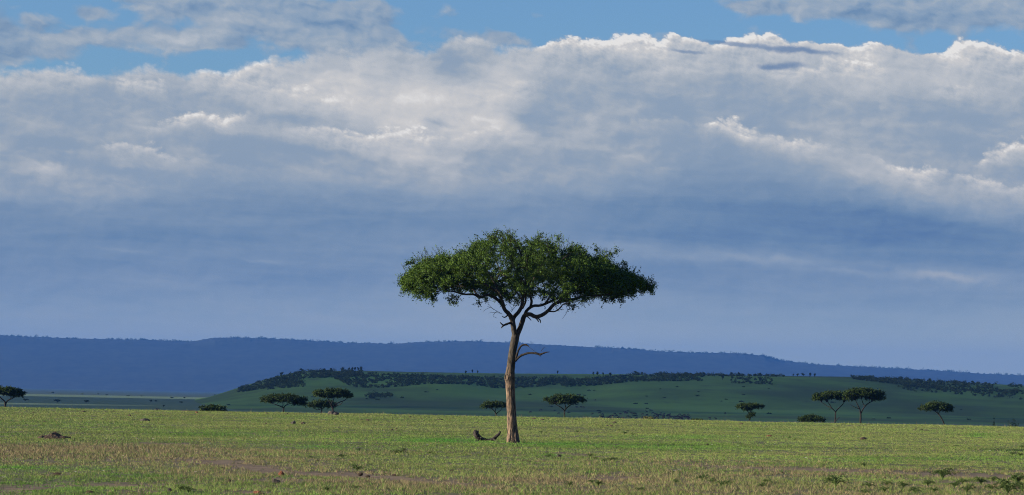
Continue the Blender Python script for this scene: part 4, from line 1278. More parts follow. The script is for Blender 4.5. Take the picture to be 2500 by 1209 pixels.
rr_ = np.random.default_rng(32)
n = 900
ru_ = rr_.uniform(-900, 3400, n)
keep = F3(ru_ / 55, ru_ * 0 + 2.2, 3) > -0.25
ru_ = ru_[keep]; n = len(ru_)
Dr = RDIST + rr_.uniform(-60, 45, n)
z0 = CAMZ - (polyv(ru_, SKY_RIDGE) - horizon(ru_)) / FPX * RDIST - 4.0
big_ = rr_.uniform(0, 1, n)
r0 = 4.2 + 4.4 * big_ ** 3
cen = np.stack([(ru_ - 1250) / FPX * Dr, Dr, z0 + r0 * 0.8], -1)
rad = np.stack([r0 * rr_.uniform(0.9, 1.7, n), r0, r0 * rr_.uniform(0.7, 1.1, n)], -1)
lv, lf = leaf_cloud(cen, rad, 34, 2.8, rr_)
o = obj("ridge_trees", lv, lf, M_BUSH)
tag(o, "fringe of forest trees along the skyline of the blue escarpment", "forest", kind="stuff")

# single trees that stand out on the hill's skyline
HT = [("round_tree", 743, 901, 9, 8), ("round_tree", 694, 911, 10, 9), ("round_tree", 797, 902, 8, 7), ("round_tree", 842, 899, 8, 10), ("slim_tree", 858, 899, 4, 9), ("slim_tree", 866, 899, 5, 9), ("slim_tree", 873, 898, 4, 10), ("slim_tree", 880, 899, 5, 9), ("slim_tree", 888, 899, 5, 11), ("round_tree", 815, 901, 6, 8),
      ("slim_tree", 1143, 908, 5, 8), ("slim_tree", 1159, 906, 3, 9), ("slim_tree", 1172, 908, 3, 7), ("slim_tree", 1367, 908, 3, 9), ("slim_tree", 1454, 911, 4, 9), ("slim_tree", 1464, 911, 5, 9), ("slim_tree", 1478, 912, 4, 6), ("slim_tree", 1496, 914, 7, 11), ("round_tree", 1557, 907, 11, 9), ("round_tree", 1572, 910, 6, 6),
      ("round_tree", 1620, 906, 6, 6), ("round_tree", 1682, 907, 10, 7), ("slim_tree", 1716, 907, 5, 7), ("slim_tree", 1725, 908, 5, 7), ("slim_tree", 1769, 920, 6, 12), ("slim_tree", 1792, 909, 7, 8), ("slim_tree", 1809, 910, 5, 8), ("slim_tree", 1861, 911, 5, 8), ("slim_tree", 1862, 926, 8, 14), ("slim_tree", 1942, 915, 3, 6), ("slim_tree", 1952, 914, 6, 7),
      ("slim_tree", 1966, 914, 7, 8), ("slim_tree", 1982, 914, 6, 10), ("slim_tree", 1994, 915, 5, 8), ("slim_tree", 2083, 917, 3, 7), ("round_tree", 2205, 916, 13, 8), ("round_tree", 2130, 917, 8, 6), ("round_tree", 2275, 924, 9, 7), ("round_tree", 2380, 931, 9, 6)]
special = {743: "round headed tree on the highest bump of the hill's left end", 694: "tall bushy clump where the hill's brow starts to fall to the left", 1557: "dark rounded tree rising where the bush belt meets the hill's skyline",
           1769: "narrow dark tree on the open slope below the skyline row", 1862: "dark pointed tree on the open slope, under the end of the skyline row", 2205: "widest rounded tree at the top of the right hand bush belt", 1143: "tiny spread tree, widest of three on the bare flat top"}
for kind_, u, v, wpx, hpx in HT:
    p = hill_pt(u, v + hpx * 0.6)
    if p[1] > 3490:
        p = np.array([(u - 1250) / FPX * 3490, 3490, float(hill_z(u, 3490))])
    s = FPX / p[1]
    hgt, wid = hpx / s * 1.0, wpx / s
    lab = special.get(u, "small rounded tree on the hill's skyline" if kind_ == "round_tree" else "small slender upright tree on the hill's skyline")
    grp = None if u in special else ("rounded trees on the hill's skyline" if kind_ == "round_tree" else "slender trees on the hill's skyline")
    root = thing("hill_tree", lab, "tree", (p[0], p[1], p[2] - 0.1), grp)
    T = Tubes(); T.add([[0, 0, -0.3], [0.05, 0, hgt * 0.3], [0, 0, hgt * 0.7]], [0.25, 0.2, 0.1], 6)
    v_, f_ = T.get(); obj("trunk", v_, f_, M_BARK2, root)
    k_ = 5
    cen = np.stack([hr_.uniform(-.3, .3, k_) * wid, hr_.uniform(-.3, .3, k_) * wid, hgt * np.linspace(0.45, 0.8, k_)], -1)
    rad = np.stack([np.full(k_, wid * 0.33), np.full(k_, wid * 0.33), np.full(k_, hgt * 0.2)], -1)
    lv, lf = leaf_cloud(cen, rad, 34, 0.7, hr_)
    obj("crown", lv, lf, M_BUSH, root)

# tiny trees on the far plain at the left
for (u, v, wpx, hpx, lab) in [(62, 976, 14, 5, "faint flat dark tree on the far plain, nearest the umbrella acacia at the left edge"), (140, 979, 17, 7, "dark flat topped tree on the far plain above the pale sunlit strip"), (210, 980, 14, 7, "rounder dark tree on the far plain, next to the flat topped one"), (368, 979, 9, 7, "small upright dark tree in the middle of the far plain"), (381, 979, 5, 5, None), (442, 982, 9, 4, None), (400, 991, 5, 4, None),
                              (130, 959, 9, 4, None), (200, 962, 6, 3, None), (240, 962, 5, 3, None), (260, 964, 6, 3, None), (312, 966, 9, 3, None), (345, 967, 5, 2, None), (420, 971, 8, 3, None), (450, 971, 6, 3, None)]:
    p = gpt(u, v + hpx * 0.5)
    s = FPX / p[1]
    root = thing("plain_tree", lab or "tiny dark speck of a tree on the far plain", "tree", p, None if lab else "specks of trees on the far plain")
    hgt, wid = hpx / s, wpx / s
    T = Tubes(); T.add([[0, 0, -0.2], [0.1, 0, hgt * 0.4], [0, 0, hgt * 0.8]], [0.3, 0.2, 0.12], 6)
    v_, f_ = T.get(); obj("trunk", v_, f_, M_BARK2, root)
    cen = np.stack([hr_.uniform(-.3, .3, 5) * wid, hr_.uniform(-.3, .3, 5) * wid, hgt * hr_.uniform(0.55, 0.75, 5)], -1)
    rad = np.stack([np.full(5, wid * 0.3), np.full(5, wid * 0.3), np.full(5, hgt * 0.28)], -1)
    lv, lf = leaf_cloud(cen, rad, 40, 0.8 * s ** 0 * max(0.6, wid / 6), hr_)
    obj("crown", lv, lf, M_BUSH, root)

# ------------------------------------------------------------------ grazing herd at the foot of the hill
def wildebeest(graze):
    """one skinned body: barrel chest, sloping back, four jointed legs, long face, horns and tail"""
    me = bpy.data.meshes.new("wildebeest")
    neck = [(0.62, 0, 1.12, .19), (0.86, 0, 0.98, .13), (0.98, 0, 0.62, .09), (1.08, 0, 0.30, .055)] if graze else [(0.62, 0, 1.22, .19), (0.84, 0, 1.38, .13), (1.02, 0, 1.30, .10), (1.22, 0, 1.02, .055)]
    P0 = [(-0.05, 0, 0.98, .27), (0.38, 0, 1.06, .31), (-0.48, 0, 0.98, .25)] + neck
    E = [(0, 1), (0, 2), (1, 3), (3, 4), (4, 5), (5, 6)]
    def chain(a, pts):
        prev = a
        for q in pts:
            P0.append(q); E.append((prev, len(P0) - 1)); prev = len(P0) - 1
    for y in (-.15, .15):
        chain(1, [(0.42, y, 0.72, .11), (0.44, y, 0.42, .055), (0.42, y, 0.10, .04), (0.46, y, 0.02, .045)])
        chain(2, [(-0.50, y, 0.72, .13), (-0.42, y, 0.55, .07), (-0.60, y, 0.36, .05), (-0.56, y, 0.08, .038), (-0.52, y, 0.02, .045)])
        hx, hz = P0[5][0] - (.06 if graze else .05), P0[5][2] + (.14 if graze else .10)
        chain(5, [(hx - .02, y * 1.0, hz, .035), (hx - .05, y * 1.7, hz + .03, .025), (hx - .08, y * 1.4, hz + .17, .012)])
    chain(2, [(-0.72, 0, 1.0, .05), (-0.80, 0, 0.75, .03), (-0.80, 0, 0.45, .05)])
    me.from_pydata([q[:3] for q in P0], E, [])
    o = bpy.data.objects.new("wildebeest", me)
    C.objects.link(o)
    o.modifiers.new("skin", 'SKIN')
    for i, q in enumerate(P0):
        sv = me.skin_vertices[0].data[i]
        sv.radius = (q[3], q[3])
        sv.use_root = (i == 0)
    o.modifiers.new("round", 'SUBSURF').levels = 1
    dg = bpy.context.evaluated_depsgraph_get()
    baked = bpy.data.meshes.new_from_object(o.evaluated_get(dg))
    bpy.data.objects.remove(o)
    baked.name = "wildebeest"
    baked.materials.clear(); baked.materials.append(M_HIDE)
    for p_ in baked.polygons:
        p_.use_smooth = True
    return baked


beasts = [wildebeest(True), wildebeest(False)]
ar = np.random.default_rng(44)
spots = [(1499, 1018), (1492, 1020), (1508, 1011), (1505, 1017), (1513, 1016), (1521, 1012), (1534, 1006), (1538, 1010), (1551, 1010), (1557, 1010), (1541, 1005), (1479, 1013), (1453, 1012), (1478, 1019), (1490, 1021), (1518, 1021), (1526, 1022), (1540, 1018), (1561, 1022), (1586, 1006), (1600, 1010), (1361, 1003), (1371, 1011), (1425, 994), (1432, 995), (1416, 995), (1302, 1008), (1327, 1003), (1460, 977), (1777, 1010), (1685, 1020), (1740, 1022), (1755, 1023)]
for _ in range(44):
    spots.append((ar.uniform(1603, 1690), 1015 + ar.uniform(-1, 1) * 3.5 + (ar.uniform() < .6) * 6))
for _ in range(22):
    spots.append((ar.uniform(1470, 1640), ar.uniform(1006, 1024)))
for i, (u, v) in enumerate(spots):
    p = hill_pt(u, v + 2)
    o = bpy.data.objects.new("wildebeest", beasts[int(ar.uniform() < 0.3)])
    C.objects.link(o)
    o.location = tuple(p)
    o.rotation_euler = (0, 0, ar.choice([0, math.pi]) + ar.normal() * 0.5)
    o.scale = (1.25 * ar.uniform(0.85, 1.1),) * 3
    tag(o, "dark wildebeest grazing in the far herd at the foot of the hill", "wildebeest", "grazing herd at the foot of the hill")

# ------------------------------------------------------------------ stones, clods and dead wood in the grass
def stone(name, label, cat, u, v, wpx, hpx, mat, seed, group=None, sub=3, depth=0.8, tilt=0.0, skew=0.0, lump=0.35):
    """lumpy stone whose foot stands at photo pixel (u, v), half bedded in the floor"""
    p = gpt(u, v)
    s = FPX / p[1]
    co, fa = rock(seed, sub, lump)
    co = co * np.array([wpx / s / 2, wpx / s / 2 * depth, hpx / s * 0.85])
    co[:, 0] += skew * co[:, 2]
    co[:, 2] += hpx / s * 0.12
    c, s_ = math.cos(tilt), math.sin(tilt)
    co = np.stack([co[:, 0] * c - co[:, 2] * s_, co[:, 1], co[:, 0] * s_ + co[:, 2] * c], -1)
    o = obj(name, co, fa, mat, smooth=False)
    o.location = tuple(p)
    return tag(o, label, cat, group)


stone("boulder", "largest grey boulder, at the foot of the two tiered acacia", "boulder", 810, 1012, 20, 11, M_ROCK, 1, sub=4)
stone("boulder", "smaller grey boulder leaning on the right side of the largest one", "boulder", 821, 1013, 15, 9, M_ROCK, 2, sub=4)
stone("rock", "flat sided grey rock with a dark end, alone in the grass above the brown mound", "rock", 355, 1028, 25, 8, M_ROCK, 3, sub=4, skew=.3)
stone("rock", "rounded dark grey rock left of a small clod, below the wide low acacia", "rock", 715, 1035, 15, 9, M_ROCK, 4)
stone("clod", "dark clod just right of the rounded grey rock", "clod", 740, 1035, 13, 5, M_CLOD, 5)
stone("rock", "jet black pointed rock in the bare soil near the bottom edge", "rock", 674, 1179, 24, 13, M_DARKROCK, 6, skew=-.2)
stone("clod", "red brown clod behind the black pointed rock", "clod", 686, 1161, 15, 12, M_REDCLOD, 7)
stone("clod", "low dark clod in front of the black pointed rock", "clod", 652, 1192, 18, 6, M_CLOD, 8)
stone("rock", "small upright dark rock close to the bottom edge, left of the black pointed rock", "rock", 414, 1200, 12, 11, M_DARKROCK, 9)
stone("clod", "flat red brown clod on the bottom edge, below the black rocks", "clod", 629, 1203, 24, 7, M_REDCLOD, 10)
stone("mound", "red earth mound on the right of the plain, below the squat bushy acacia", "mound", 1877, 1066, 19, 5, M_REDCLOD, 11)
stone("mound", "dark brown mound below the tall pair of acacias", "mound", 2107, 1074, 18, 7, M_MOUND, 12)
stone("mound", "pale rounded hump in the grass to the right of the big tree", "mound", 1727, 1086, 11, 5, M_MOUND, 13)
stone("rock", "black lump at the end of a dark clod pair beyond the big tree's right side", "rock", 1483, 1041, 6, 5, M_DARKROCK, 14)
stone("clod", "long low dark clod beside the black lump beyond the big tree", "clod", 1492, 1042, 12, 5, M_CLOD, 15)
stone("mound", "long brown mound on the left crest beside the low dark shrub", "mound", 462, 1005, 42, 4, M_MOUND, 16, depth=.6)
stone("rock", "small red brown lump at the right end of the long brown mound", "rock", 481, 1009, 9, 5, M_REDCLOD, 17)
stone("rock", "pale and dark lump on the left crest", "rock", 385, 1001, 12, 5, M_ROCK, 18)
stone("rock", "round dark hollow stone in bare ground below the big tree", "rock", 1364, 1115, 12, 7, M_DARKROCK, 19)

# the churned mound at the left
p = gpt(134, 1071)
s = FPX / p[1]
mr = np.random.default_rng(3)
nx, ny = 70, 30
X, Y = np.meshgrid(np.linspace(-1.25, 1.25, nx), np.linspace(-1.1, 1.1, ny))
prof = np.interp(X, [-1.25, -1, -.7, -.25, -.1, .15, .35, .7, 1.0, 1.25], [0, .12, .55, .72, .95, .8, .6, .42, .12, 0])
H = prof * np.clip(1 - Y ** 2, 0, 1) ** 0.7
H = H * (1 + 0.35 * F1(X * 4, Y * 5, 4)) + 0.10 * F2(X * 9, Y * 9, 3) * (prof > .1)
W = 46 / s
mv = np.stack([X * W, Y * W * 0.6, H * 17 / s - 0.03], -1).reshape(-1, 3)
o = obj("mound", mv, grid_faces(ny, nx), M_MOUND, smooth=False)
o.location = tuple(p)
tag(o, "wide mound of churned brown earth at the left of the plain", "mound")

small = [(968, 1049, 6, 5), (957, 1050, 5, 4), (884, 1026, 10, 4), (897, 1027, 12, 5), (1001, 1020, 7, 4), (1075, 1026, 18, 4), (1096, 1026, 8, 3), (1303, 1024, 14, 4), (1325, 1027, 12, 4), (1404, 1026, 16, 3), (1500, 1032, 11, 4), (1809, 1036, 12, 4), (1563, 1039, 9, 3), (2236, 1049, 6, 4), (2250, 1050, 9, 4), (2261, 1051, 16, 3),
         (258, 1007, 8, 3), (82, 1008, 7, 3), (75, 1024, 5, 4), (62, 1017, 8, 3), (109, 1030, 12, 3), (205, 1007, 20, 4), (277, 1005, 5, 4), (316, 1016, 10, 5), (651, 1011, 10, 4), (700, 1012, 9, 4), (649, 1035, 8, 4), (2160, 1167, 8, 4), (560, 1177, 12, 9), (454, 1168, 12, 4), (104, 1161, 14, 5), (138, 1158, 26, 6), (640, 1208, 22, 7), (880, 1158, 14, 6), (898, 1163, 12, 5), (962, 1160, 16, 4), (775, 1125, 8, 4), (1103, 1150, 12, 5), (2335, 1153, 12, 3), (1910, 1154, 5, 4), (220, 1203, 26, 8), (1343, 1192, 14, 5), (535, 1142, 20, 5)]
protos = []
for q in range(4):
    co, fa = rock(60 + q, 2, 0.5)
    co[:, 2] = co[:, 2] * 1.0 + 0.2
    protos.append((co, fa))
pm = []
for q, (co, fa) in enumerate(protos):
    o = obj("clod", co, fa, M_CLOD)
    pm.append(o.data); bpy.data.objects.remove(o)
for i, (u, v, wpx, hpx) in enumerate(small):
    p = gpt(u, v)
    s = FPX / p[1]
    o = bpy.data.objects.new("clod", pm[i % 4])
    C.objects.link(o)
    o.location = tuple(p)
    o.scale = (wpx / s / 2, wpx / s / 2.6, hpx / s * 0.8)
    o.rotation_euler = (0, 0, random.uniform(-.6, .6) + math.pi * (i % 2))
    tag(o, "small clod of dark dug up soil lying in the short grass", "clod", "small soil clods in the grass")

# fallen limb beside the trunk
p = gpt(1190, 1077)
s = FPX / p[1]
LG = [[(1222, 1053, 0, 1.2), (1218, 1059, 0, 2.4), (1211, 1066, 0, 3.0), (1203, 1072, 0, 3.2), (1196, 1075, 0, 3.2), (1186, 1075, 0, 3.6), (1176, 1072, 0, 4.2), (1168, 1067, 0, 5.0), (1163, 1061, 0, 5.2), (1161, 1055, 0, 4.2), (1162, 1051, 0, 2.2)],
      [(1164, 1059, 0, 3), (1166.5, 1054, 0, 2), (1167, 1050, 0, .9)], [(1160.5, 1056, 0, 2.2), (1158.5, 1051, 0, 1), (1158, 1049, 0, .5)], [(1218, 1060, 0, 1.8), (1220, 1055, -.05, 1.2), (1219, 1051, -.08, .5)], [(1205, 1071, 0, 2), (1210, 1076, -.2, 1.5), (1216, 1079, -.4, .8)],
      [(1178, 1074, 0, 3), (1166, 1077, -.3, 2), (1156, 1078, -.5, 1)]]
T = Tubes()
for pts, rad in limb_lines(LG, 1190, 1077, s):
    T.add(pts, rad * 1.35, 10, 0.14)
v_, f_ = T.get()
o = obj("fallen_branch", v_, f_, M_DEADWOOD, smooth=True)
o.location = tuple(p)
tag(o, "curved grey dead branch lying in the grass beside the big tree", "branch")
for lab, LS in (("thin bare stick poking out of the dry grass at the bottom", [(1523, 1207, 0, .9), (1514, 1196, .02, .8), (1507, 1188, .03, .7), (1502, 1184, .03, .5)]), ("short pale stick lying in the dry grass at the left", [(93, 1115, 0, .9), (98, 1119, 0, .9), (104, 1124, 0, .7)])):
    p = gpt(LS[0][0], max(q[1] for q in LS))
    s = FPX / p[1]
    T = Tubes()
    for pts, rad in limb_lines([LS], LS[0][0], max(q[1] for q in LS), s):
        T.add(pts, rad, 6, 0.1)
    v_, f_ = T.get()
    o = obj("stick", v_, f_, M_DEADWOOD, smooth=True); o.location = tuple(p)
    tag(o, lab, "stick")

# ------------------------------------------------------------------ arching leafy plants
def plant_mesh(seed, stems, reach, height, leaflets, lsize):
    r = np.random.default_rng(seed)
    T = Tubes()
    LV, LF, n = [], [], 0
    for q in range(stems):
        a = r.uniform(0, 2 * math.pi)
        L, hh = reach * r.uniform(0.55, 1.1), height * r.uniform(0.6, 1.15)
        t = np.linspace(0, 1, 9)
        xy = L * (t ** 1.25)
        z = hh * (1 - (1 - 1.55 * t) ** 2) * 0.95
        line = np.stack([xy * math.cos(a), xy * math.sin(a), z], -1)
        T.add(line, np.linspace(0.010, 0.004, 9) * (lsize / 0.09), 4)
        tl = np.linspace(0.22, 1.0, leaflets)
        pos = np.stack([np.interp(tl, t, line[:, k_]) for k_ in range(3)], -1)
        tan = np.gradient(pos, axis=0); tan /= np.linalg.norm(tan, axis=1)[:, None]
        side = np.array([-math.sin(a), math.cos(a), 0.0])
        for sg in (-1, 1):
            d = tan * 0.6 + sg * side * 0.75 + np.array([0, 0, 0.15]) + r.normal(size=(leaflets, 3)) * 0.18
            d /= np.linalg.norm(d, axis=1)[:, None]
            ln_ = lsize * r.uniform(0.7, 1.2, leaflets)[:, None]
            wv = np.cross(d, np.array([0, 0, 1.0]) + r.normal(size=(leaflets, 3)) * 0.3); wv /= np.linalg.norm(wv, axis=1)[:, None] + 1e-9
            e = pos + d * ln_
            mid_ = pos + d * ln_ * 0.45 + np.array([0, 0, 0.012])
            LV.append(np.stack([pos, mid_ + wv * ln_ * 0.2, e, mid_ - wv * ln_ * 0.2], 1).reshape(-1, 3))
            LF.append(np.arange(4 * leaflets).reshape(-1, 4) + n); n += 4 * leaflets
    return T.get(), (np.concatenate(LV), np.concatenate(LF))


def make_plant(name, label, cat, group, args):
    root = thing(name, label, cat, (0, 0, 0), group)
    (sv, sf), (lv, lf) = plant_mesh(*args)
    obj("stem", sv, sf, M_WEED, root)
    obj("foliage", lv, lf, M_WEED, root)
    return root


SPEC = [(71, 16, 0.42, 0.34, 11, 0.085), (72, 12, 0.36, 0.26, 9, 0.08), (73, 20, 0.48, 0.42, 12, 0.09)]
GP = "arching leafy plants in the lower right corner"
big_plants = [(2040, 1190, 1.25, 0, "dark arching plant, first clump at the left of the leafy corner"), (2301, 1172, 1.15, 2, "tallest arching plant, rising above the leafy corner"), (2122, 1192, 0.9, 1, None), (2165, 1186, 0.8, 1, None), (2205, 1192, 0.7, 0, None), (2265, 1186, 0.9, 1, None), (2330, 1192, 0.8, 0, None), (2350, 1181, 0.8, 1, None), (2395, 1184, 0.9, 0, None), (2425, 1174, 0.8, 1, None),
              (2450, 1192, 1.0, 0, None), (2485, 1185, 1.1, 2, None), (2420, 1197, 0.9, 1, None), (2495, 1200, 1.0, 0, None), (2160, 1202, 0.8, 1, None), (2360, 1204, 0.9, 0, None), (2280, 1203, 0.8, 1, None), (2235, 1206, 0.7, 0, None), (1872, 1180, 0.7, 1, None), (1860, 1192, 0.6, 0, None), (2460, 1208, 1.0, 2, None), (2110, 1207, 0.7, 1, None)]
first = {}
for (u, v, sc, kd_, lab) in big_plants:
    lab_ = lab or "dark green plant with arching leaf stems among others at the lower right"
    if kd_ not in first:
        o = first[kd_] = make_plant("leafy_plant", lab_, "plant", None if lab else GP, SPEC[kd_])
    else:
        o = copy_tree(first[kd_])
        o["label"] = lab_
        if "group" in o: del o["group"]
        if not lab: o["group"] = GP
    o.location = tuple(gpt(u, v)); o.scale = (sc * 0.72,) * 3; o.rotation_euler = (0, 0, random.uniform(0, 6.28))

GW = "small dark weeds scattered in the grass"
weeds = [(1525, 1061, 1.2), (1545, 1063, 1.0), (1533, 1054, .8), (1322, 1057, .9), (1409, 1056, .9), (1512, 1050, .6), (1440, 1117, 1.0), (1490, 1126, 1.1), (1476, 1128, .8), (1500, 1124, .9), (1340, 1118, .9), (1450, 1122, .8), (965, 1110, 1.2), (978, 1106, .9), (985, 1101, .8), (835, 1118, 1.1), (878, 1101, .8), (920, 1113, .8), (1050, 1109, .7), (872, 1150, 1.2), (865, 1145, .9), (1715, 1173, 1.2), (1740, 1180, .9), (1760, 1187, 1.1), (1722, 1168, .8), (1775, 1182, .9), (1460, 1187, 1.0), (1445, 1180, .8), (1926, 1071, .9), (1940, 1075, .8), (2060, 1060, .7), (2340, 1062, .7), (2305, 1078, .6), (2335, 1090, .7), (2495, 1095, 1.1), (2440, 1063, .8), (1390, 1188, .9), (460, 1202, 1.1), (440, 1199, .9), (870, 1195, .8), (800, 1200, .8), (1560, 1200, .9), (1650, 1180, .7), (760, 1120, .8), (2110, 1140, 1.0), (2470, 1112, 1.2), (2490, 1114, 1.0)]
wp = [make_plant("weed", "small dark leaved weed growing in the open grass", "weed", GW, (81, 9, 0.26, 0.26, 6, 0.10)), make_plant("weed", "small dark leaved weed growing in the open grass", "weed", GW, (82, 7, 0.34, 0.18, 6, 0.10))]
for i, (u, v, sc) in enumerate(weeds):
    o = wp[i] if i < 2 else copy_tree(wp[i % 2])
    o.location = tuple(gpt(u, v)); o.scale = (sc * 0.62,) * 3; o.rotation_euler = (0, 0, random.uniform(0, 6.28))

# white flowers: stalk and five petals
def flower_mesh():
    LV, LF, n = [], [], 0
    for q in range(6):
        a = q * math.pi / 3
        d, sd = np.array([math.cos(a), math.sin(a), 0.35]), np.array([-math.sin(a), math.cos(a), 0])
        LV.append(np.array([[0, 0, 0], d * .6 + sd * .35, d, d * .6 - sd * .35])); LF.append([n, n + 1, n + 2, n + 3]); n += 4
    return np.concatenate(LV) * 0.05, np.array(LF)


fr = thing("flower", "small white flower open in the short grass", "flower", (0, 0, 0), "white flowers scattered over the plain")
fv, ff = flower_mesh()
obj("petals", fv + np.array([0, 0, 0.24]), ff, M_PETAL, fr)
T = Tubes(); T.add([[0, 0, -.02], [0.01, 0, .12], [0, 0, .24]], [0.006, 0.005, 0.004], 4)
v_, f_ = T.get(); obj("stalk", v_, f_, M_WEED, fr)
fl = [(117, 1071), (130, 1074), (12, 1080), (259, 1075), (334, 1080), (373, 1079), (414, 1077), (486, 1077), (498, 1103), (183, 1163), (251, 1167), (411, 1165), (477, 1163), (626, 1076), (614, 1071), (553, 1077), (627, 1077), (217, 1031), (420, 1041), (610, 1031), (691, 1080), (690, 1096), (668, 1043), (672, 1064), (740, 1037), (936, 1058), (857, 1090), (1043, 1094), (949, 1059), (1604, 1068), (1720, 1074), (1738, 1093), (1801, 1095), (1811, 1099), (1801, 1068), (1844, 1124), (1646, 1162), (1658, 1161), (1357, 1116), (1405, 1104), (1480, 1116), (1537, 1113), (1582, 1080), (1368, 1070), (1883, 1107), (2133, 1110), (2137, 1111), (2237, 1111), (2246, 1112), (2026, 1129), (1967, 1129), (2077, 1107), (1891, 1087), (2416, 1108), (2225, 1060), (1094, 1094), (1173, 1072), (512, 1093), (8, 1187), (300, 1120)]
for i, (u, v) in enumerate(fl):
    o = fr if i == 0 else copy_tree(fr)
    o.location = tuple(gpt(u, v + 8)); o.rotation_euler = (0, 0, random.uniform(0, 6)); o.scale = (random.uniform(0.8, 1.25),) * 3

# ------------------------------------------------------------------ grass over the near plain
gr_ = np.random.default_rng(77)
NT = 190000
Y0, Y1, PW = 64.0, 335.0, 1.15
uu_ = gr_.uniform(0, 1, NT)
e = 2 - PW
yy_ = (Y0 ** e + uu_ * (Y1 ** e - Y0 ** e)) ** (1 / e)
xx_ = gr_.uniform(-1, 1, NT) * 0.212 * yy_ + 0.0
sl_, dr_, lu_, pu, pv = zones(xx_, yy_)
keep = gr_.uniform(0, 1, NT) > np.clip(sl_ * 0.96 + 0.15 * dr_, 0, 0.96)
patch = F2(xx_ / 1.3, yy_ / 2.2, 3)
keep &= gr_.uniform(0, 1, NT) > np.clip(0.15 - 0.5 * patch, 0, 0.5)
xx_, yy_, sl_, dr_, lu_, patch = [q[keep] for q in (xx_, yy_, sl_, dr_, lu_, patch)]
n = len(xx_)
NB = 12
dist = np.clip(yy_ / 75, 1, 4)
hgt = (0.054 + 0.034 * dr_ + 0.03 * lu_) * (1 + 0.35 * F3(xx_ / 3, yy_ / 5, 3)) * (1 - 0.5 * sl_) * (1 + 2.2 * np.clip(F2(xx_ / 3.5, yy_ / 6, 3) - 0.22, 0, 1) * np.clip((yy_ - 120) / 120, 0.25, 1)) * gr_.uniform(0.7, 1.3, n)
wide = 0.0085 * dist ** 0.75
spread = 0.10 * dist ** 0.6
big_n = F1(xx_ / 9, yy_ / 16, 4)
green = np.array([0.116, 0.202, 0.042]); olive = np.array([0.164, 0.218, 0.058]); lush = np.array([0.062, 0.190, 0.026]); straw = np.array([0.265, 0.222, 0.118]); brown = np.array([0.150, 0.118, 0.076])
f1 = np.clip(0.52 + 1.1 * big_n + 0.35 * (yy_ > 170), 0, 1)[:, None]
colr_ = green * (1 - f1) + olive * f1
colr_ = colr_ * (1 - lu_[:, None]) + lush * lu_[:, None]
B = n * NB
rep = lambda a: np.repeat(a, NB, 0)
pn = F4(xx_ / 4.5, yy_ / 4.0, 3)
colr_ = colr_ * (1 + 0.30 * F3(xx_ / 9, yy_ / 6, 4))[:, None]
isdry = gr_.uniform(0, 1, B) < rep(np.clip(0.07 + 0.64 * dr_ + 1.3 * np.clip(pn - 0.20, 0, 0.5) * np.clip((160 - yy_) / 60, 0.12, 1) + 0.3 * sl_ - 0.3 * lu_, 0.02, 0.9))
bcol = rep(colr_) * gr_.uniform(0.8, 1.18, (B, 1)) * (1 + gr_.normal(size=(B, 3)) * 0.06)
sb = gr_.uniform(0, 1, (B, 1))
bcol = np.where(isdry[:, None], (straw * sb + brown * (1 - sb)) * gr_.uniform(0.7, 1.2, (B, 1)), bcol)
ang = gr_.uniform(0, 2 * math.pi, B)
rad_ = np.sqrt(gr_.uniform(0, 1, B)) * rep(spread)
bx = rep(xx_) + rad_ * np.cos(ang); by = rep(yy_) + rad_ * np.sin(ang)
bz = gz(bx, by) - 0.01
foot = np.exp(-(((bx - tb[0]) / 0.9) ** 2 + ((by - tb[1]) / 1.2) ** 2))
bh = rep(hgt) * gr_.uniform(0.45, 1.25, B) * np.where(isdry, 1.35, 1.0) * (1 + 1.2 * foot)
crest = np.clip((by - 215) / 60, 0, 1)
tall = gr_.uniform(0, 1, B) < 0.012 + 0.03 * crest
bh = np.where(tall, bh * (1.9 + 2.0 * crest * gr_.uniform(0, 1, B)), bh)
bw = rep(wide) * gr_.uniform(0.6, 1.3, B) * np.where(tall, 0.6, 1)
fa_ = gr_.uniform(0, 2 * math.pi, B)
ln_ = gr_.uniform(0.1, 1.2, B) * bh
la = gr_.uniform(0, 2 * math.pi, B)
gx_, gy_ = np.cos(fa_) * bw, np.sin(fa_) * bw
V = np.empty((B, 3, 3), np.float32)
V[:, 0] = np.stack([bx - gx_, by - gy_, bz], -1)
V[:, 1] = np.stack([bx + gx_, by + gy_, bz], -1)
V[:, 2] = np.stack([bx + ln_ * np.cos(la), by + ln_ * np.sin(la), bz + bh], -1)
cl = np.ones((B, 3, 4), np.float32)
cl[:, :, :3] = np.clip(bcol, 0.01, 0.6)[:, None]
grass = obj("grass", V.reshape(-1, 3), np.arange(3 * B).reshape(-1, 3), M_GRASS, col=cl.reshape(-1, 4))
tag(grass, "short savanna grass, green with dry straw coloured patches", "grass", kind="stuff")

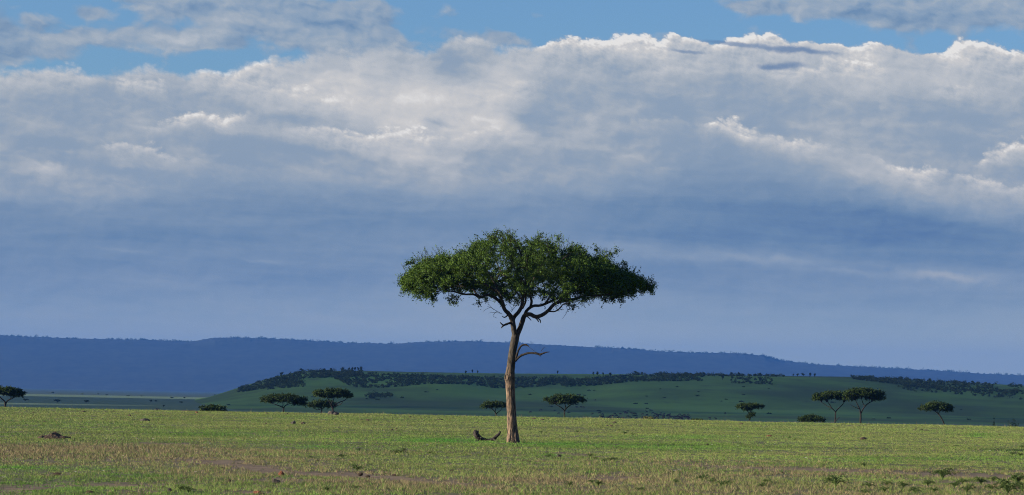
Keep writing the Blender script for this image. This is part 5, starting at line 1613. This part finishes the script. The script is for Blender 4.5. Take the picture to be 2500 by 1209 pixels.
# ------------------------------------------------------------------ unseen clouds off to the left, added to put the hill in shade
def shade_cloud(label, x0, x1, y0, y1, alt, seed, wedge=0.0):
    """added slab out of view, shaped so that its shadow covers x0..x1, y0..y1 of the plain"""
    k = alt / SDIR.z
    ox, oy = SDIR.x * k, SDIR.y * k
    nx, ny = 110, 80
    a, b = np.meshgrid(np.linspace(-1, 1, nx), np.linspace(-1, 1, ny))
    f = Fields(seed)
    ex = (x1 - x0) / 2 * (1 + 0.03 * f(b * 5, a * 0 + 3, 3))
    X = (x0 + x1) / 2 + a * ex
    far_ = np.interp(X, [-470, -270], [y1, y1 + wedge])
    Y = y0 + (b + 1) / 2 * (far_ - y0) + 25 * f(a * 9, b * 0 + 9, 3) * np.abs(b)
    edge = np.clip(1 - np.maximum(np.abs(a), np.abs(b)) ** 8, 0, 1) ** 0.5
    up_ = edge * (34 + 22 * f(X / 300, Y / 300, 5))
    dn = edge * (14 + 8 * f(X / 200 + 9, Y / 200, 4))
    top_ = np.stack([X + ox, Y + oy, alt + up_], -1).reshape(-1, 3)
    bot_ = np.stack([X + ox, Y + oy, alt - dn], -1).reshape(-1, 3)
    g = grid_faces(ny, nx)
    o = obj("cloud", np.concatenate([top_, bot_]), np.concatenate([g, g[:, ::-1] + nx * ny]), M_CLOUD, smooth=True)
    return tag(o, label, "cloud", kind="structure")


shade_cloud("broad low cloud out of view, added to shade the green hill", -2600, 2600, 400, 2120, 1200, 51, 280.0)
shade_cloud("second broad low cloud out of view, added to shade the far plain", -2600, 2600, 2320, 3820, 1200, 52)

# ------------------------------------------------------------------ the blue air
hz_m, k = material("haze_air")
pv_ = k.new('ShaderNodeVolumePrincipled')
pv_.inputs['Color'].default_value = (0.045, 0.178, 0.59, 1.0)
pv_.inputs['Density'].default_value = HAZE_D
hz_m.cycles.volume_sampling = 'DISTANCE'
hz_m.cycles.homogeneous_volume = True
pv_.inputs['Anisotropy'].default_value = 0.0
ho = k.new('ShaderNodeOutputMaterial')
hz_m.node_tree.links.new(pv_.outputs[0], ho.inputs['Volume'])
hx, hy0, hy1, hz0, hz1 = 6000.0, -700.0, 17600.0, -24.0, 300.0
bvx = np.array([(x, y, z) for z in (hz0, hz1) for y in (hy0, hy1) for x in (-hx, hx)])
haze = obj("haze", bvx, np.array([[0, 2, 3, 1], [4, 5, 7, 6], [0, 1, 5, 4], [2, 6, 7, 3], [0, 4, 6, 2], [1, 3, 7, 5]]), hz_m)
tag(haze, "blue haze filling the air between the plain and the far escarpment", "haze", kind="stuff")
